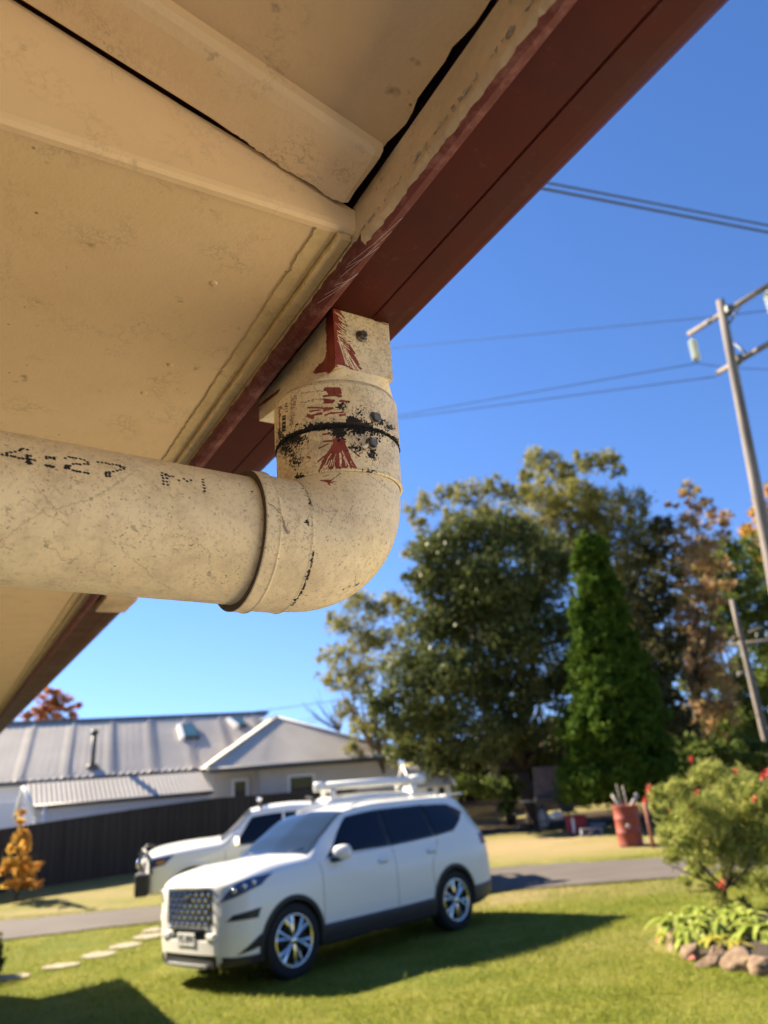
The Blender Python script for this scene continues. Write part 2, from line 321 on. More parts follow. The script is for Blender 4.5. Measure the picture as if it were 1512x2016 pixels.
# near-black boxes added so the gaps read as shade, plus roof over all of it, and the body of the house
m = MB(); m.hexa([K(.232, -2.2, .458), K(.249, -2.2, .458), K(.249, .43, .458), K(.232, .43, .458), K(.232, -2.2, .5), K(.249, -2.2, .5), K(.249, .43, .5), K(.232, .43, .5)]); m.hexa([K(-.75, .402, zr(-.75)+.012), K(.232, .402, zr(.232)+.012), K(.232, .4143, zr(.232)+.012), K(-.75, .4143, zr(-.75)+.012), K(-.75, .402, zr(-.75)+.03), K(.232, .402, zr(.232)+.03), K(.232, .4143, zr(.232)+.03), K(-.75, .4143, zr(-.75)+.03)]); hb(m, 'gap_shade_box', dark)
rz_ = lambda n_: .487+.300*(.27-n_)
iron = speckle_mat('own_roof_metal', (.22, .06, .04), (.26, .08, .05), 4, .5, .1, .002)
m = MB(); q = []
for n_, s_ in ((.33, 0), (-4.6, 0), (-9.5, 1)):
    z_ = rz_(n_) if not s_ else rz_(.33); q.append((n_, z_))
for g_ in (-2.3, GE+.1): 
    for n_, z_ in q: m.v.append(tuple(W(n_, g_, z_)))
    for n_, z_ in q: m.v.append(tuple(W(n_, g_, z_+.03)))
m.f = [(0, 1, 7, 6), (1, 2, 8, 7), (3, 4, 10, 9), (4, 5, 11, 10), (0, 6, 9, 3), (2, 5, 11, 8), (0, 3, 4, 1), (1, 4, 5, 2), (6, 7, 10, 9), (7, 8, 11, 10)]; m.mi = [0]*10; m.sm = [False]*10
hb(m, 'roof', iron)
wallm = speckle_mat('own_wall_paint', (.62, .52, .36), (.66, .56, .40), 5, .8, .15, .003)
m = MB(); m.hexa([W(-.6, -2.1, -3.6), W(-9.1, -2.1, -3.6), W(-9.1, GE-.4, -3.6), W(-.6, GE-.4, -3.6), W(-.6, -2.1, .395), W(-9.1, -2.1, .395), W(-9.1, GE-.4, .395), W(-.6, GE-.4, .395)]); hb(m, 'wall', wallm)

# ------------------------------------------------------------------ gutter (its own thing)
gut = empty('gutter', tuple(W(.3, .5, .4))); tag(gut, 'dark red metal roof gutter running along the eave above the pipe', 'gutter'); GL = Vector(gut.location)
prof = [(.2650, .470), (.2650, .4215), (.2680, .4200), (.3185, .4200), (.3200, .4212), (.3215, .4200), (.3450, .4203), (.3520, .4212), (.3600, .4245), (.3665, .4300), (.3705, .4375), (.3720, .4460), (.3720, .5050), (.3690, .5050), (.3680, .4480), (.3600, .4300), (.3450, .4240), (.2700, .4240), (.2690, .470)]
m = MB(); gs = [-2.2, -.5, 0, .3, .6, 1, 2, 4, 8, GE+.2]; k = len(prof)
m.add([K(a_, g_, z_) for g_ in gs for a_, z_ in prof], [(i*k+j, i*k+(j+1) % k, (i+1)*k+(j+1) % k, (i+1)*k+j) for i in range(len(gs)-1) for j in range(k)]+[tuple(range(k)), tuple(range((len(gs)-1)*k, len(gs)*k))], 0, False)
m.v = [tuple(Vector(p)-GL) for p in m.v]; m.build('trough', redp, gut)

# ------------------------------------------------------------------ PVC downpipe with painted marks
AX = W(.2975, .5636, 0)                   # vertical axis
EL = AX+np.array([0, 0, .1837]); hd = np.array([-.8182, -.5747, .0175]); hd /= np.linalg.norm(hd)
pv = np.cross(hd, [0, 0, 1]); pv /= np.linalg.norm(pv); pu = np.cross(pv, hd)      # pipe's cross axes; pu up
if pu[2] < 0: pu = -pu
def rayd(px, py): d = fw*FPX+ri*(px-756)-up*(py-1008); return d/np.linalg.norm(d)
def cyl_uv(px, py, O, D, A_, B_, R):
    """photo pixel -> (distance along axis, angle) on a cylinder of axis O+D*t"""
    d = rayd(px, py); o = -O; da = np.array([d@A_, d@B_]); oa = np.array([o@A_, o@B_])
    qa, qb, qc = da@da, 2*da@oa, oa@oa-R*R; disc = qb*qb-4*qa*qc
    t = (-qb-math.sqrt(max(disc, 0)))/(2*qa); P = d*t-O; return np.array([P@D, math.atan2(P@B_, P@A_)*R])
class Canvas:
    """masks painted over a surface patch: s along, a across (metres)"""
    def __init__(c, s0, s1, a0, a1, res): c.S = np.linspace(s0, s1, int((s1-s0)/res)+2); c.A = np.linspace(a0, a1, int((a1-a0)/res)+2); c.SS, c.AA = np.meshgrid(c.S, c.A, indexing='ij'); c.m = np.zeros(c.SS.shape+(4,)); c.m[..., 3] = 1
    def win(c, s0, s1, a0, a1):
        i0, i1 = np.searchsorted(c.S, [s0, s1]); j0, j1 = np.searchsorted(c.A, [a0, a1]); return slice(max(i0-1, 0), i1+1), slice(max(j0-1, 0), j1+1)
    def line(c, pts, wd, ch, v_=1., soft=.0004):
        for (s0, a0), (s1, a1) in zip(pts[:-1], pts[1:]):
            pad = wd+soft*2; I = c.win(min(s0, s1)-pad, max(s0, s1)+pad, min(a0, a1)-pad, max(a0, a1)+pad); S, A_ = c.SS[I], c.AA[I]
            if S.size == 0: continue
            ds, da = s1-s0, a1-a0; L = ds*ds+da*da+1e-12; t = np.clip(((S-s0)*ds+(A_-a0)*da)/L, 0, 1); d = np.hypot(S-s0-t*ds, A_-a0-t*da)
            c.m[I+(ch,)] = np.maximum(c.m[I+(ch,)], v_*np.clip((wd-d)/soft+.5, 0, 1))
    def scratch(c, A0, A1, B0, B1, cnt, ch=0, wd=.0004, rg=None, keep=(.2, .8)):
        rg = rg or RNG; keepm = c.m[..., ch].copy(); c.m[..., ch] = 0; c.strokes(A0, A1, B0, B1, cnt, ch=ch, wd=wd, keep=keep); e_ = c.m[..., ch].copy(); c.m[..., ch] = keepm*(1-e_)
    def wander(c, pts, wd, ch, v_=1., jit=.0009, sub=9, rg=None):
        rg = rg or RNG; out = []
        for p, q in zip(pts[:-1], pts[1:]):
            for i in range(sub): out.append(np.array(p)+(np.array(q)-np.array(p))*i/sub+rg.normal(0, jit, 2)*(i > 0))
        out.append(np.array(pts[-1])); c.line(out, wd, ch, v_, .0003)
    def hairs(c, cnt, s0, s1, a0, a1, L=.006, wd=.00022, ch=2, v_=.8, rg=None, step=5):
        rg = rg or RNG
        for _ in range(cnt):
            p = np.array([rg.uniform(s0, s1), rg.uniform(a0, a1)]); th = rg.uniform(0, 6.28); out = [p]; l = L*rg.uniform(.2, 1.3)/step
            for i in range(step): th += rg.normal(0, .8); p = p+l*np.array([math.cos(th), math.sin(th)]); out.append(p)
            c.line(out, wd*rg.uniform(.5, 1.3), ch, v_*rg.uniform(.35, 1), .0003)
    def blob(c, cs, ca, rs, ra, dens, ch, v_=1., rg=None, sz=.0011):
        """a cloud of tiny specks"""
        rg = rg or RNG
        for _ in range(dens):
            p = np.array([cs+rg.normal(0, rs*.5), ca+rg.normal(0, ra*.5)]); q = p+rg.normal(0, sz*1.3, 2); c.line([p, q], sz*rg.uniform(.2, 1), ch, v_*rg.uniform(.5, 1), .0004)
    def strokes(c, A0, A1, B0, B1, cnt, ch=0, wd=.0008, rg=None, v_=1., keep=(.3, 1), curl=.002):
        """bristle strokes from points on A0-A1 to points on B0-B1"""
        rg = rg or RNG; A0, A1, B0, B1 = map(np.array, (A0, A1, B0, B1))
        for i in range(cnt):
            t = (i+rg.uniform(0, 1))/cnt; p = A0+(A1-A0)*t; q = B0+(B1-B0)*t+rg.normal(0, .0008, 2); f = rg.uniform(*keep); q = p+(q-p)*f; mdl = (p+q)/2+rg.normal(0, curl*.3, 2)
            c.line([p, mdl, q], wd*rg.uniform(.5, 1.5), ch, v_, .0004)
pvc = new_mat('pvc', (.72, .60, .42), .42, spec=.45); n = N(pvc); mk = n.attr('mark'); f = n.noise(11, 6, .6)
base = n.mix(n.ramp(f, [(.3, 0), (.7, 1)]), (.87, .68, .36), (.92, .745, .42)); base = n.mix(n.ramp(n.noise(34, 7, .7), [(.46, 0), (.70, .55)]), base, (.52, .37, .20))
base = n.mix(n.ramp(n.noise(260, 4, .7), [(.52, 0), (.74, .5)]), base, (.44, .30, .15)); base = n.mix(n.math('MULTIPLY', n.ramp(n.noise(520, 2, .6), [(.64, 0), (.69, .75)]), n.ramp(n.noise(30, 4, .7), [(.44, 0), (.6, 1)])), base, (.14, .08, .035))
hv = n.math('ABSOLUTE', n.math('SUBTRACT', n.noise(85, 8, .78), .5)); base = n.mix(n.math('MULTIPLY', n.ramp(hv, [(.0, .4), (.012, 0)]), n.ramp(n.noise(24, 3, .6), [(.53, 0), (.68, 1)])), base, (.20, .12, .05))
base = n.mix(n.math('MULTIPLY', mk[2], .85), base, (.13, .075, .035))
redc = n.mix(n.ramp(n.noise(160, 4, .6, stretch=(1, 1, .35)), [(.35, 0), (.65, 1)]), (.20, .028, .012), (.34, .062, .03)); rag = n.noise(420, 5, .75, stretch=(1, 1, .3)); rm_ = n.ramp(n.math('ADD', mk[0], n.math('MULTIPLY', n.math('SUBTRACT', rag, .5), 1.8)), [(.42, 0), (.56, 1)]); base = n.mix(n.math('MULTIPLY', rm_, n.ramp(mk[0], [(.02, 0), (.12, 1)])), base, redc)
rg2 = n.noise(700, 4, .8); bm_ = n.ramp(n.math('ADD', mk[1], n.math('MULTIPLY', n.math('SUBTRACT', rg2, .5), 2.3)), [(.40, 0), (.58, 1)]); base = n.mix(n.math('MULTIPLY', bm_, n.ramp(mk[1], [(.02, 0), (.12, 1)])), base, (.022, .016, .011)); n.col(base)
n.rough(n.math('ADD', n.ramp(f, [(.3, .38), (.7, .55)]), n.math('MULTIPLY', mk[1], .5))); n.bump(n.math('ADD', n.math('MULTIPLY', n.noise(240, 4, .65), .25), n.math('ADD', n.math('MULTIPLY', mk[0], .7), n.math('MULTIPLY', mk[1], 1.2))), .35, .0012)
seam = new_mat('seam_grime', (.09, .055, .03), .8)
dp = empty('downpipe', tuple(AX+np.array([0, 0, .4]))); tag(dp, 'weathered cream plastic pipe elbow hanging from the gutter with red paint smears', 'pipe'); DL = np.array(dp.location)
def cyl_patch(name, cv, O, D, A_, B_, Rf, parent, capends=True, inner=.003):
    """full ring grid; Rf(s) radius; canvas A is arc length on R0"""
    R = Rf(cv.SS) if callable(Rf) else Rf; th = cv.AA/cv.R0
    P = O+D*cv.SS[..., None]+(A_*np.cos(th)[..., None]+B_*np.sin(th)[..., None])*(R[..., None] if hasattr(R, 'shape') else R)
    return quads(name, P-DL, gridF(*cv.SS.shape), pvc, parent, attrs={'mark': cv.m})
# -- straight horizontal pipe
RP = .055; cvp = Canvas(.094, .60, -math.pi*RP, math.pi*RP, .00068); cvp.R0 = RP
PU = lambda px, py: cyl_uv(px, py, EL, hd, pu, pv, RP)
c4 = lambda x, y: PU(x/3.6, 800+y/3.6)
dots = [(18,342),(50,330),(80,326),(110,322),(140,313),(165,300),(195,308),(150,304),(50,347),(80,352),(105,357),(135,366),(165,370),(190,372),(220,376),(248,383),(195,345),(218,352),(195,360),(190,395),(215,398),(203,385),(220,405),(206,407),
 (330,355),(358,360),(385,362),(330,368),(358,366),(385,373),(328,418),(355,422),(380,427),(340,425),(370,430),
 (465,367),(492,358),(515,362),(540,367),(570,372),(600,380),(622,395),(600,408),(625,410),(570,412),(545,408),(520,410),(495,420),(470,420),(465,440),(490,440),(520,453),(545,460),(570,464),(600,470),(625,474),(485,430),(465,430),
 (697,395),(725,398),(752,402),(775,408),(800,410),(828,415),(850,418),(880,430),(855,430),(880,442),(855,450),(830,455),(805,462),(778,465),(755,468),(752,480),(778,480),(755,495),(780,495),
 (1150,472),(1180,480),(1150,490),(1175,487),(1200,495),(1225,495),(1157,508),(1185,510),(1160,530),(1185,535),(1160,550),(1190,555),(1268,523),(1305,513),(1328,530),(1355,523),(1438,518),(1440,537),(1445,557),(1450,580),(1452,602)]
for x, y in dots: p = c4(x, y); cvp.line([p, p+np.array([.0003, 0])], .00105, 1, .95, .0004)
p = PU(496, 968); cvp.line([p, p+.0001], .001, 1, .9)
for L in ([(0,955),(180,825),(330,715),(400,728),(550,685),(650,655),(740,600),(820,550),(905,495),(980,445)], [(210,510),(270,590),(330,660),(395,725)], [(310,935),(330,990),(400,1020),(445,1090),(550,1080)], [(850,970),(880,1030),(950,1095),(1020,1140),(1085,1220)], [(855,968),(920,985),(965,1005)], [(0,1232),(50,1235),(80,1258)], [(1250,905),(1330,925),(1430,985),(1490,1040),(1480,1120)], [(160,640),(250,700),(330,770),(440,810),(480,850)], [(1370,1220),(1385,1250),(1370,1290)], [(0,995),(60,1005),(100,1020)], [(1110,1240),(1180,1275),(1220,1300)], [(300,1245),(470,1280)]):
    cvp.wander([c4(*q) for q in L], .0002, 2, .6, .0005)
for x, y, r_ in ((945, 865, .0022), (648, 655, .0013), (335, 990, .0012), (1478, 1190, .0016), (500, 1107, .001), (65, 730, .0014), (465, 762, .0009)): p = c4(x, y); cvp.blob(p[0], p[1], r_, r_*1.0, 8, 2, .9, sz=r_*.45)
cvp.hairs(900, .094, .5, -.12, .12, L=.0025, wd=.0003, v_=.9, step=3); cvp.hairs(900, .094, .5, -.12, .12, L=.006, v_=.5); cvp.hairs(60, .094, .5, -.10, .10, L=.016, wd=.0002, v_=.5, step=9)
for i in range(90): s_ = RNG.uniform(.12, .45); a_ = RNG.uniform(-.09, .09); cvp.line([(s_, a_), (s_+.0002, a_)], RNG.uniform(.0003, .0007), 2, .9)
cyl_patch('pipe', cvp, EL, hd, pu, pv, RP, dp)
# -- socket of the elbow on the horizontal leg (collar, ridge), elbow bend, vertical socket
RS = .0595
def Rh(s):                                # radius along the horizontal leg, s from the bend corner
    r_ = np.where(s < .0625, RS-.0022, RS-.0005); r_ = np.where((s > .0925) & (s < .106), RS+.0012, r_); r_ = r_+.0010*np.exp(-((s-.0925)/.0009)**2)+.0007*np.exp(-((s-.0630)/.0012)**2)
    return np.where(s > .1048, RS+.0012-(s-.1048)*1.2, r_)
cvh = Canvas(.0588, .1065, -math.pi*RS, math.pi*RS, .0008); cvh.R0 = RS
HU = lambda x, y: cyl_uv(400+x/3.287, 900+y/3.287, EL, hd, pu, pv, RS)
for L, wd, ch in (([(415,300),(460,330),(510,385)], .0004, 2), ([(510,390),(525,440),(548,488)], .0012, 2), ([(180,285),(260,310),(385,320)], .0003, 2)): cvh.wander([HU(*q) for q in L], wd, ch, .9, .0004)
p = HU(677, 414); cvh.blob(*p, .0014, .002, 10, 1, .9)
for a_ in np.arange(-.155, .18, .0006):   # seam where the bend starts
    s_ = .0630+RNG.normal(0, .0006)
    if -.07 < a_ < .2 and RNG.random() < .5: cvh.line([(s_, a_), (s_, a_+.001)], RNG.uniform(.0002, .0007), 2, .9)
for (x0, y0, x1, y1, cnt) in ((655, 180, 715, 330, 40), (720, 600, 690, 760, 45), (690, 740, 640, 880, 80), (640, 880, 570, 975, 70)):
    for i in range(cnt):
        t = RNG.random(); p = HU(x0+(x1-x0)*t+RNG.normal(0, 5), y0+(y1-y0)*t); cvh.line([p, p+RNG.normal(0, .001, 2)], RNG.uniform(.0002, .0008), 1 if RNG.random() < .7 else 2, .95)
cvh.hairs(500, .06, .106, -.12, .12, L=.0025, wd=.0003, v_=.9, step=3); cvh.hairs(480, .06, .106, -.12, .12, L=.006, v_=.6); cvh.blob(.085, .02, .04, .05, 240, 2, .5, sz=.0006)
hs = cyl_patch('pipe_socket', cvh, EL, hd, pu, pv, Rh, dp)
m = MB()
m.lathe([(RP+.0003, .1056), (RS+.0002, .1069), (RS+.0009, .1064), (RS+.0014, .1058)], 96, EL-DL, hd); m.build('seam', seam, hs)
# bend: quarter torus from +z axis to hd axis
RB = .0600; zax = np.array([0, 0, 1.]); 
be = np.arange(0, 1, .5/70); CC = EL+RB*zax+RB*hd
NB, NA = 120, 440; th = np.linspace(0, math.pi/2, NB); ph = np.linspace(-math.pi, math.pi, NA)
rt = RS-.0022
cb = Canvas(0, 1, 0, 1, .5); cb.S = th*RB*1.35; cb.A = ph*RS; cb.SS, cb.AA = np.meshgrid(cb.S, cb.A, indexing='ij'); cb.m = np.zeros(cb.SS.shape+(4,)); cb.m[..., 3] = 1; RB_ = RB*1.35
cen = CC-RB*(np.cos(th)[:, None]*hd+np.sin(th)[:, None]*zax)       # th=0 on vertical leg
rad = -(np.cos(th)[:, None]*hd+np.sin(th)[:, None]*zax)            # outward from bend centre
rr = rt*(1+.03*np.sin(2*th))[:, None, None]
PB = cen[:, None, :]+rr*(np.cos(ph)[None, :, None]*rad[:, None, :]+np.sin(ph)[None, :, None]*pv)
# keep the tight inner side from crossing itself
sgn = ((PB-CC)@hd)[..., None]; PB = np.where(sgn > 0, PB-sgn*hd*0.999, PB); sg2 = ((PB-CC)@zax)[..., None]; PB = np.where(sg2 > 0, PB-sg2*zax*0.999, PB)
cb.hairs(900, 0, .13, -.17, .17, L=.0025, wd=.0003, v_=.9, step=3); cb.hairs(700, 0, .13, -.17, .17, L=.006, v_=.55); cb.blob(.08, -.02, .03, .04, 160, 2, .45, sz=.0006)
cb_side = -1
def bend_uv(px, py):                       # brute force nearest grid point to the photo ray
    d = rayd(px, py); Q = PB.reshape(-1, 3); tt = Q@d; D2 = ((Q-tt[:, None]*d)**2).sum(1); D2 = D2+np.where(tt > np.linalg.norm(EL)+.012, .01, 0); i = int(np.argmin(D2)); return np.array([cb.SS.reshape(-1)[i], cb.AA.reshape(-1)[i]])
BU = lambda x, y: bend_uv(400+x/3.287, 900+y/3.287)
# small red splash under the seam: three strokes
for L, wd in (([(770,152),(815,150)], .0026), ([(790,158),(830,165)], .0022), ([(805,160),(818,180)], .0012), ([(820,150),(885,102)], .0005), ([(775,125),(815,112)], .0007), ([(820,152),(860,160)], .0009)): cb.line([BU(*q) for q in L], wd, 0, 1, .0005)
for x, y, r_ in ((995, 820, .0022), (1030, 828, .0012), (985, 776, .0006), (950, 835, .0008), (905, 860, .0008), (730, 968, .0012), (600, 970, .002)): p = BU(x, y); cb.blob(*p, r_, r_*1.5, 14, 1, .85, sz=r_*.45)
for L in ([(1000,830),(940,838),(880,862)], [(835,330),(870,345),(830,400),(820,440)], [(740,320),(790,345),(860,350)], [(950,365),(900,430)], [(660,180),(700,240)], [(1060,110),(1160,180),(1230,230)]): cb.wander([BU(*q) for q in L], .0003, 2, .7, .0006)
quads('elbow', PB-DL, gridF(NB, NA), pvc, dp, attrs={'mark': cb.m})
# -- vertical part: elbow socket below the black joint, adapter collar above it
aA = -pv; aB = np.cross(zax, aA)          # angle axes round the vertical pipe
VU = lambda x, y: cyl_uv(480+x/4.447, 640+y/4.447, AX, zax, FA, FB, RS)
fv = -AX/np.linalg.norm(AX[:2]); fv[2] = 0; FA = fv; FB = np.cross(zax, FA)      # FA points at the viewer
def Rv(s):
    r_ = np.where(s < .2435, RS-.0018, RS+.0002); r_ = r_+.0009*np.exp(-((s-.2442)/.0011)**2); r_ = np.where(s > .2868, RS+.0016, r_)
    r_ = r_-.0030*np.exp(-((s-.2866)/.0010)**2)
    return np.where(s > .330, RS+.0016-(s-.330)*.62, r_)
cvv = Canvas(.1837+.0595, .3490, -math.pi*RS, math.pi*RS, .00065); cvv.R0 = RS
# black joint
for a_ in np.arange(-.12, .12, .0004):
    base_s = .2866; wdt = .0011+.0012*math.exp(-((a_+.004)/.02)**2)+.0009*math.exp(-((a_+.05)/.02)**2)
    cvv.line([(base_s+RNG.normal(0, .0005), a_), (base_s+RNG.normal(0, .0005), a_+.0006)], wdt*RNG.uniform(.6, 1.1), 1, 1)
def VP(x, y): return VU(x, y)
for (x, y, rx, ry, cnt, sz) in ((1010, 900, 60, 50, 230, .0009), (940, 840, 40, 30, 90, .0009), (830, 930, 55, 60, 220, .0009), (1060, 900, 45, 30, 80, .0009), (360, 1080, 75, 80, 420, .0007), (450, 1000, 80, 40, 300, .0008), (700, 890, 150, 22, 260, .0009), (1120, 1130, 40, 50, 170, .0006), (450, 1180, 50, 80, 160, .0006), (1000, 1080, 80, 30, 120, .0006), (500, 1340, 40, 25, 120, .0008), (1270, 900, 40, 30, 90, .0007), (1100, 1290, 60, 20, 60, .0005), (850, 720, 40, 30, 70, .0006), (1010, 770, 60, 40, 70, .0005), (330, 960, 30, 60, 120, .0007), (1330, 1010, 50, 40, 90, .0008), (1180, 860, 60, 30, 120, .0007)):
    for i in range(cnt):
        p = VP(x+RNG.normal(0, rx*.55), y+RNG.normal(0, ry*.55)); cvv.line([p, p+RNG.normal(0, sz, 2)], sz*RNG.uniform(.3, 1), 1, .95, .0004)
# brownish bloom round the mould
for (x, y, rx, ry, cnt) in ((1270, 860, 60, 60, 300), (800, 900, 200, 60, 400), (400, 1050, 90, 90, 300), (700, 1050, 100, 50, 200), (1000, 1000, 120, 60, 250)):
    for i in range(cnt): p = VP(x+RNG.normal(0, rx*.6), y+RNG.normal(0, ry*.6)); cvv.line([p, p+RNG.normal(0, .001, 2)], .0007, 2, RNG.uniform(.15, .5), .0008)
st = lambda c_, a, b, c, d, cnt, **k: c_.strokes(VP(*a), VP(*b), VP(*c), VP(*d), cnt, **k)
st(cvv, (790, 1040), (880, 1040), (640, 1275), (990, 1255), 46, keep=(.55, 1), wd=.0009)
st(cvv, (740, 1120), (920, 1120), (720, 1270), (940, 1260), 34, keep=(.5, 1), wd=.0010)
cvv.scratch(VP(700, 1240), VP(960, 1235), VP(800, 1060), VP(860, 1060), 9, wd=.0004); cvv.scratch(VP(640, 1275), VP(760, 1275), VP(780, 1100), VP(800, 1100), 3, wd=.0006)
st(cvv, (790, 1000), (870, 1000), (770, 1130), (880, 1130), 14, keep=(.5, 1), wd=.0010)
for L, wd in (([(960,1110),(1010,1150)], .0005), ([(660,1080),(740,1040)], .0005), ([(650,1200),(740,1120)], .0007), ([(560,1158),(580,1160)], .0009), ([(520,1162),(526,1162)], .0006), ([(575,730),(690,738)], .0010), ([(590,760),(660,745)], .0008), ([(570,800),(610,808)], .0024), ([(600,795),(680,780)], .0016), ([(690,735),(780,725)], .0009), ([(700,760),(780,735)], .0007), ([(720,795),(770,775)], .0008), ([(770,780),(860,775)], .0008), ([(840,800),(880,790)], .0008), ([(720,570),(830,575)], .0018), ([(740,590),(840,600)], .0018), ([(760,610),(850,632)], .0016), ([(700,630),(800,625)], .0010), ([(710,660),(780,665)], .0014), ([(705,685),(780,688)], .0009), ([(840,670),(920,680)], .0010), ([(700,1020),(780,1010)], .0009), ([(690,960),(760,950)], .0008)):
    q = [VP(*p) for p in L]; 
    for i in range(3): cvv.line([p_+RNG.normal(0, .0005, 2) for p_ in q], wd*RNG.uniform(.5, .9), 0, 1, .0004)
st(cvv, (318, 720), (330, 1000), (345, 700), (318, 1010), 26, keep=(.2, 1), wd=.0010)
cvv.hairs(700, .244, .349, -.095, .095, L=.0025, wd=.0003, v_=.9, step=3); cvv.hairs(900, .244, .349, -.095, .095, L=.007, v_=.75); cvv.hairs(260, .30, .349, -.08, .08, L=.006, ch=1, wd=.00018, v_=.55); cvv.hairs(90, .244, .349, -.095, .095, L=.02, wd=.00028, v_=.8, step=9)
for L in ([(500,605),(600,590),(720,585)], [(500,690),(620,660),(700,650)], [(780,520),(800,640)], [(620,550),(650,600)], [(930,860),(1040,860)], [(1090,1250),(1080,1290)], [(1290,500),(1180,520),(1060,480)]): cvv.wander([VP(*q) for q in L], .0003, 1, .75, .0004)
# barcode and printed lines
for i, y in enumerate(np.arange(800, 935, 7.0)):
    if (i*7) % 5 != 2: cvv.line([VP(350, y+4), VP(378, y-1)], .00045 if i % 3 else .0008, 1, .75, .0002)
for i, y in enumerate(np.arange(690, 765, 6.0)):
    if (i*5) % 4 != 2: cvv.line([VP(372, y+3), VP(395, y-1)], .0004, 1, .6, .0002)
vs = cyl_patch('elbow_socket', cvv, AX, zax, FA, FB, Rv, dp)
def print_text(txt, x0, y0, x1, y1, hgt):
    cu = bpy.data.curves.new('t', 'FONT'); cu.body = txt; cu.size = 1; ob = bpy.data.objects.new('t', cu); C.objects.link(ob)
    bpy.context.view_layer.update(); me = ob.to_mesh(); V = np.array([v_.co[:] for v_ in me.vertices]); F = [tuple(p.vertices) for p in me.polygons]; ob.to_mesh_clear(); bpy.data.objects.remove(ob)
    a = VP(x0, y0); b = VP(x1, y1); L = b-a; Lm = np.linalg.norm(L); L /= Lm; Pn = np.array([L[1], -L[0]]); W_ = V[:, 0].max(); 
    out = []
    for x, y, z in V:
        s_, a_ = a+L*(x/W_*Lm)+Pn*(y*hgt); R = RS+.0020 if s_ < .33 else RS+.0020-(s_-.33)*.62; out.append(AX+zax*s_+(FA*math.cos(a_/RS)+FB*math.sin(a_/RS))*R-DL)
    m = MB(); m.open = True; m.add(out, F); return m
ink = new_mat('print_ink', (.06, .05, .045), .7)
for t in (('W721  100 50', 448, 875, 475, 615, .0052), ('8 6 5 1 4 0 8', 425, 885, 440, 650, .0030)): print_text(*t).build('printed_text', ink, vs)
# -- rectangular outlet box, with flared far end, painted masks on the front (-g) and side (-n) faces
zb0, ztop = .3440, .4078; n0, n1, g0, g1 = .2685, .3300, .5045, .615
def facegrid(name, O, U, Vv, lu, lv, draw, res=.0007, skew=None):
    cv = Canvas(0, lu, 0, lv, res); draw(cv, lambda px, py: (lambda P: np.array([(P-O)@U, (P-O)@Vv]))(rayd(px, py)*((O@np.cross(U, Vv))/(rayd(px, py)@np.cross(U, Vv)))))
    P = O+U*cv.SS[..., None]+Vv*cv.AA[..., None]
    if skew is not None: P = skew(P, cv.SS, cv.AA)
    return P, cv
k3 = lambda x, y: (400+x/3.024, 560+y/3.024)
def draw_front(cv, mp):
    q = lambda x, y: mp(*k3(x, y))
    cv.strokes(q(768, 110), q(785, 560), q(800, 120), q(815, 470), 60, keep=(.75, 1), wd=.0011); cv.strokes(q(780, 120), q(790, 420), q(845, 190), q(885, 420), 60, keep=(.25, 1), wd=.0006)
    cv.strokes(q(800, 250), q(785, 500), q(900, 420), q(960, 540), 50, keep=(.3, 1), wd=.0007); cv.strokes(q(820, 400), q(790, 480), q(965, 520), q(915, 560), 26, keep=(.3, 1), wd=.0008)
    cv.strokes(q(760, 520), q(740, 560), q(885, 590), q(870, 615), 12, keep=(.5, 1), wd=.0008)
    cv.scratch(q(960, 540), q(840, 470), q(800, 330), q(790, 250), 13, wd=.0004, keep=(.3, .9)); cv.scratch(q(840, 200), q(870, 390), q(775, 140), q(785, 330), 16, wd=.0004, keep=(.3, .9)); cv.scratch(q(800, 480), q(830, 520), q(900, 500), q(930, 530), 8, wd=.0008)
    cv.hairs(420, 0, .0625, 0, .064, L=.005, v_=.7); cv.hairs(120, 0, .0625, 0, .064, L=.004, ch=1, wd=.0002, v_=.6); cv.hairs(26, 0, .0625, 0, .064, L=.014, v_=.8, step=8)
    for i in range(60): p = q(955+RNG.normal(0, 30), 320+RNG.normal(0, 28)); cv.line([p, p+RNG.normal(0, .0007, 2)], .0005, 1, .5)
    cv.wander([q(790, 110), q(900, 170), q(1040, 220), q(1100, 240)], .0006, 1, .9, .0003)
def draw_side(cv, mp):
    q = lambda x, y: mp(*k3(x, y))
    cv.strokes(q(775, 130), q(782, 440), q(735, 140), q(732, 430), 60, keep=(.8, 1), wd=.0016); cv.strokes(q(782, 420), q(785, 560), q(725, 440), q(640, 540), 34, keep=(.75, 1), wd=.0014)
    cv.hairs(260, 0, .2, 0, .07, L=.005, v_=.7); cv.strokes(q(460, 680), q(440, 720), q(310, 780), q(320, 800), 12, keep=(.4, 1), wd=.0016)
Of = W(n0, g0, zb0); Pf, cf = facegrid('f', Of, nv, zax, n1-n0, ztop-zb0, draw_front)
oa = quads('outlet_box', Pf-DL, gridF(*cf.SS.shape)[:, ::-1], pvc, dp, attrs={'mark': cf.m})
Os = W(n0, g0, zb0); Ps, cs_ = facegrid('s', Os, gv, zax, .195, ztop-zb0, draw_side)
bott = lambda g_: np.interp(g_, [0, .075, .11, .195], [0, .0, .022, .036])
gg_ = cs_.SS; hh = cs_.AA; Ps = W(n0, g0, 0)+gv*gg_[..., None]+zax*(zb0+bott(gg_)+(ztop-zb0-bott(gg_))*hh/(ztop-zb0))[..., None]
quads('side_panel', Ps-DL, gridF(*cs_.SS.shape), pvc, oa, attrs={'mark': cs_.m})
m = MB(); bg = [0, .075, .11, .195]           # remaining faces: far side, back, underside
V = []
for g_ in bg: z_ = zb0+float(bott(g_)); V += [W(n0, g0+g_, z_), W(n1, g0+g_, z_), W(n1, g0+g_, ztop)]
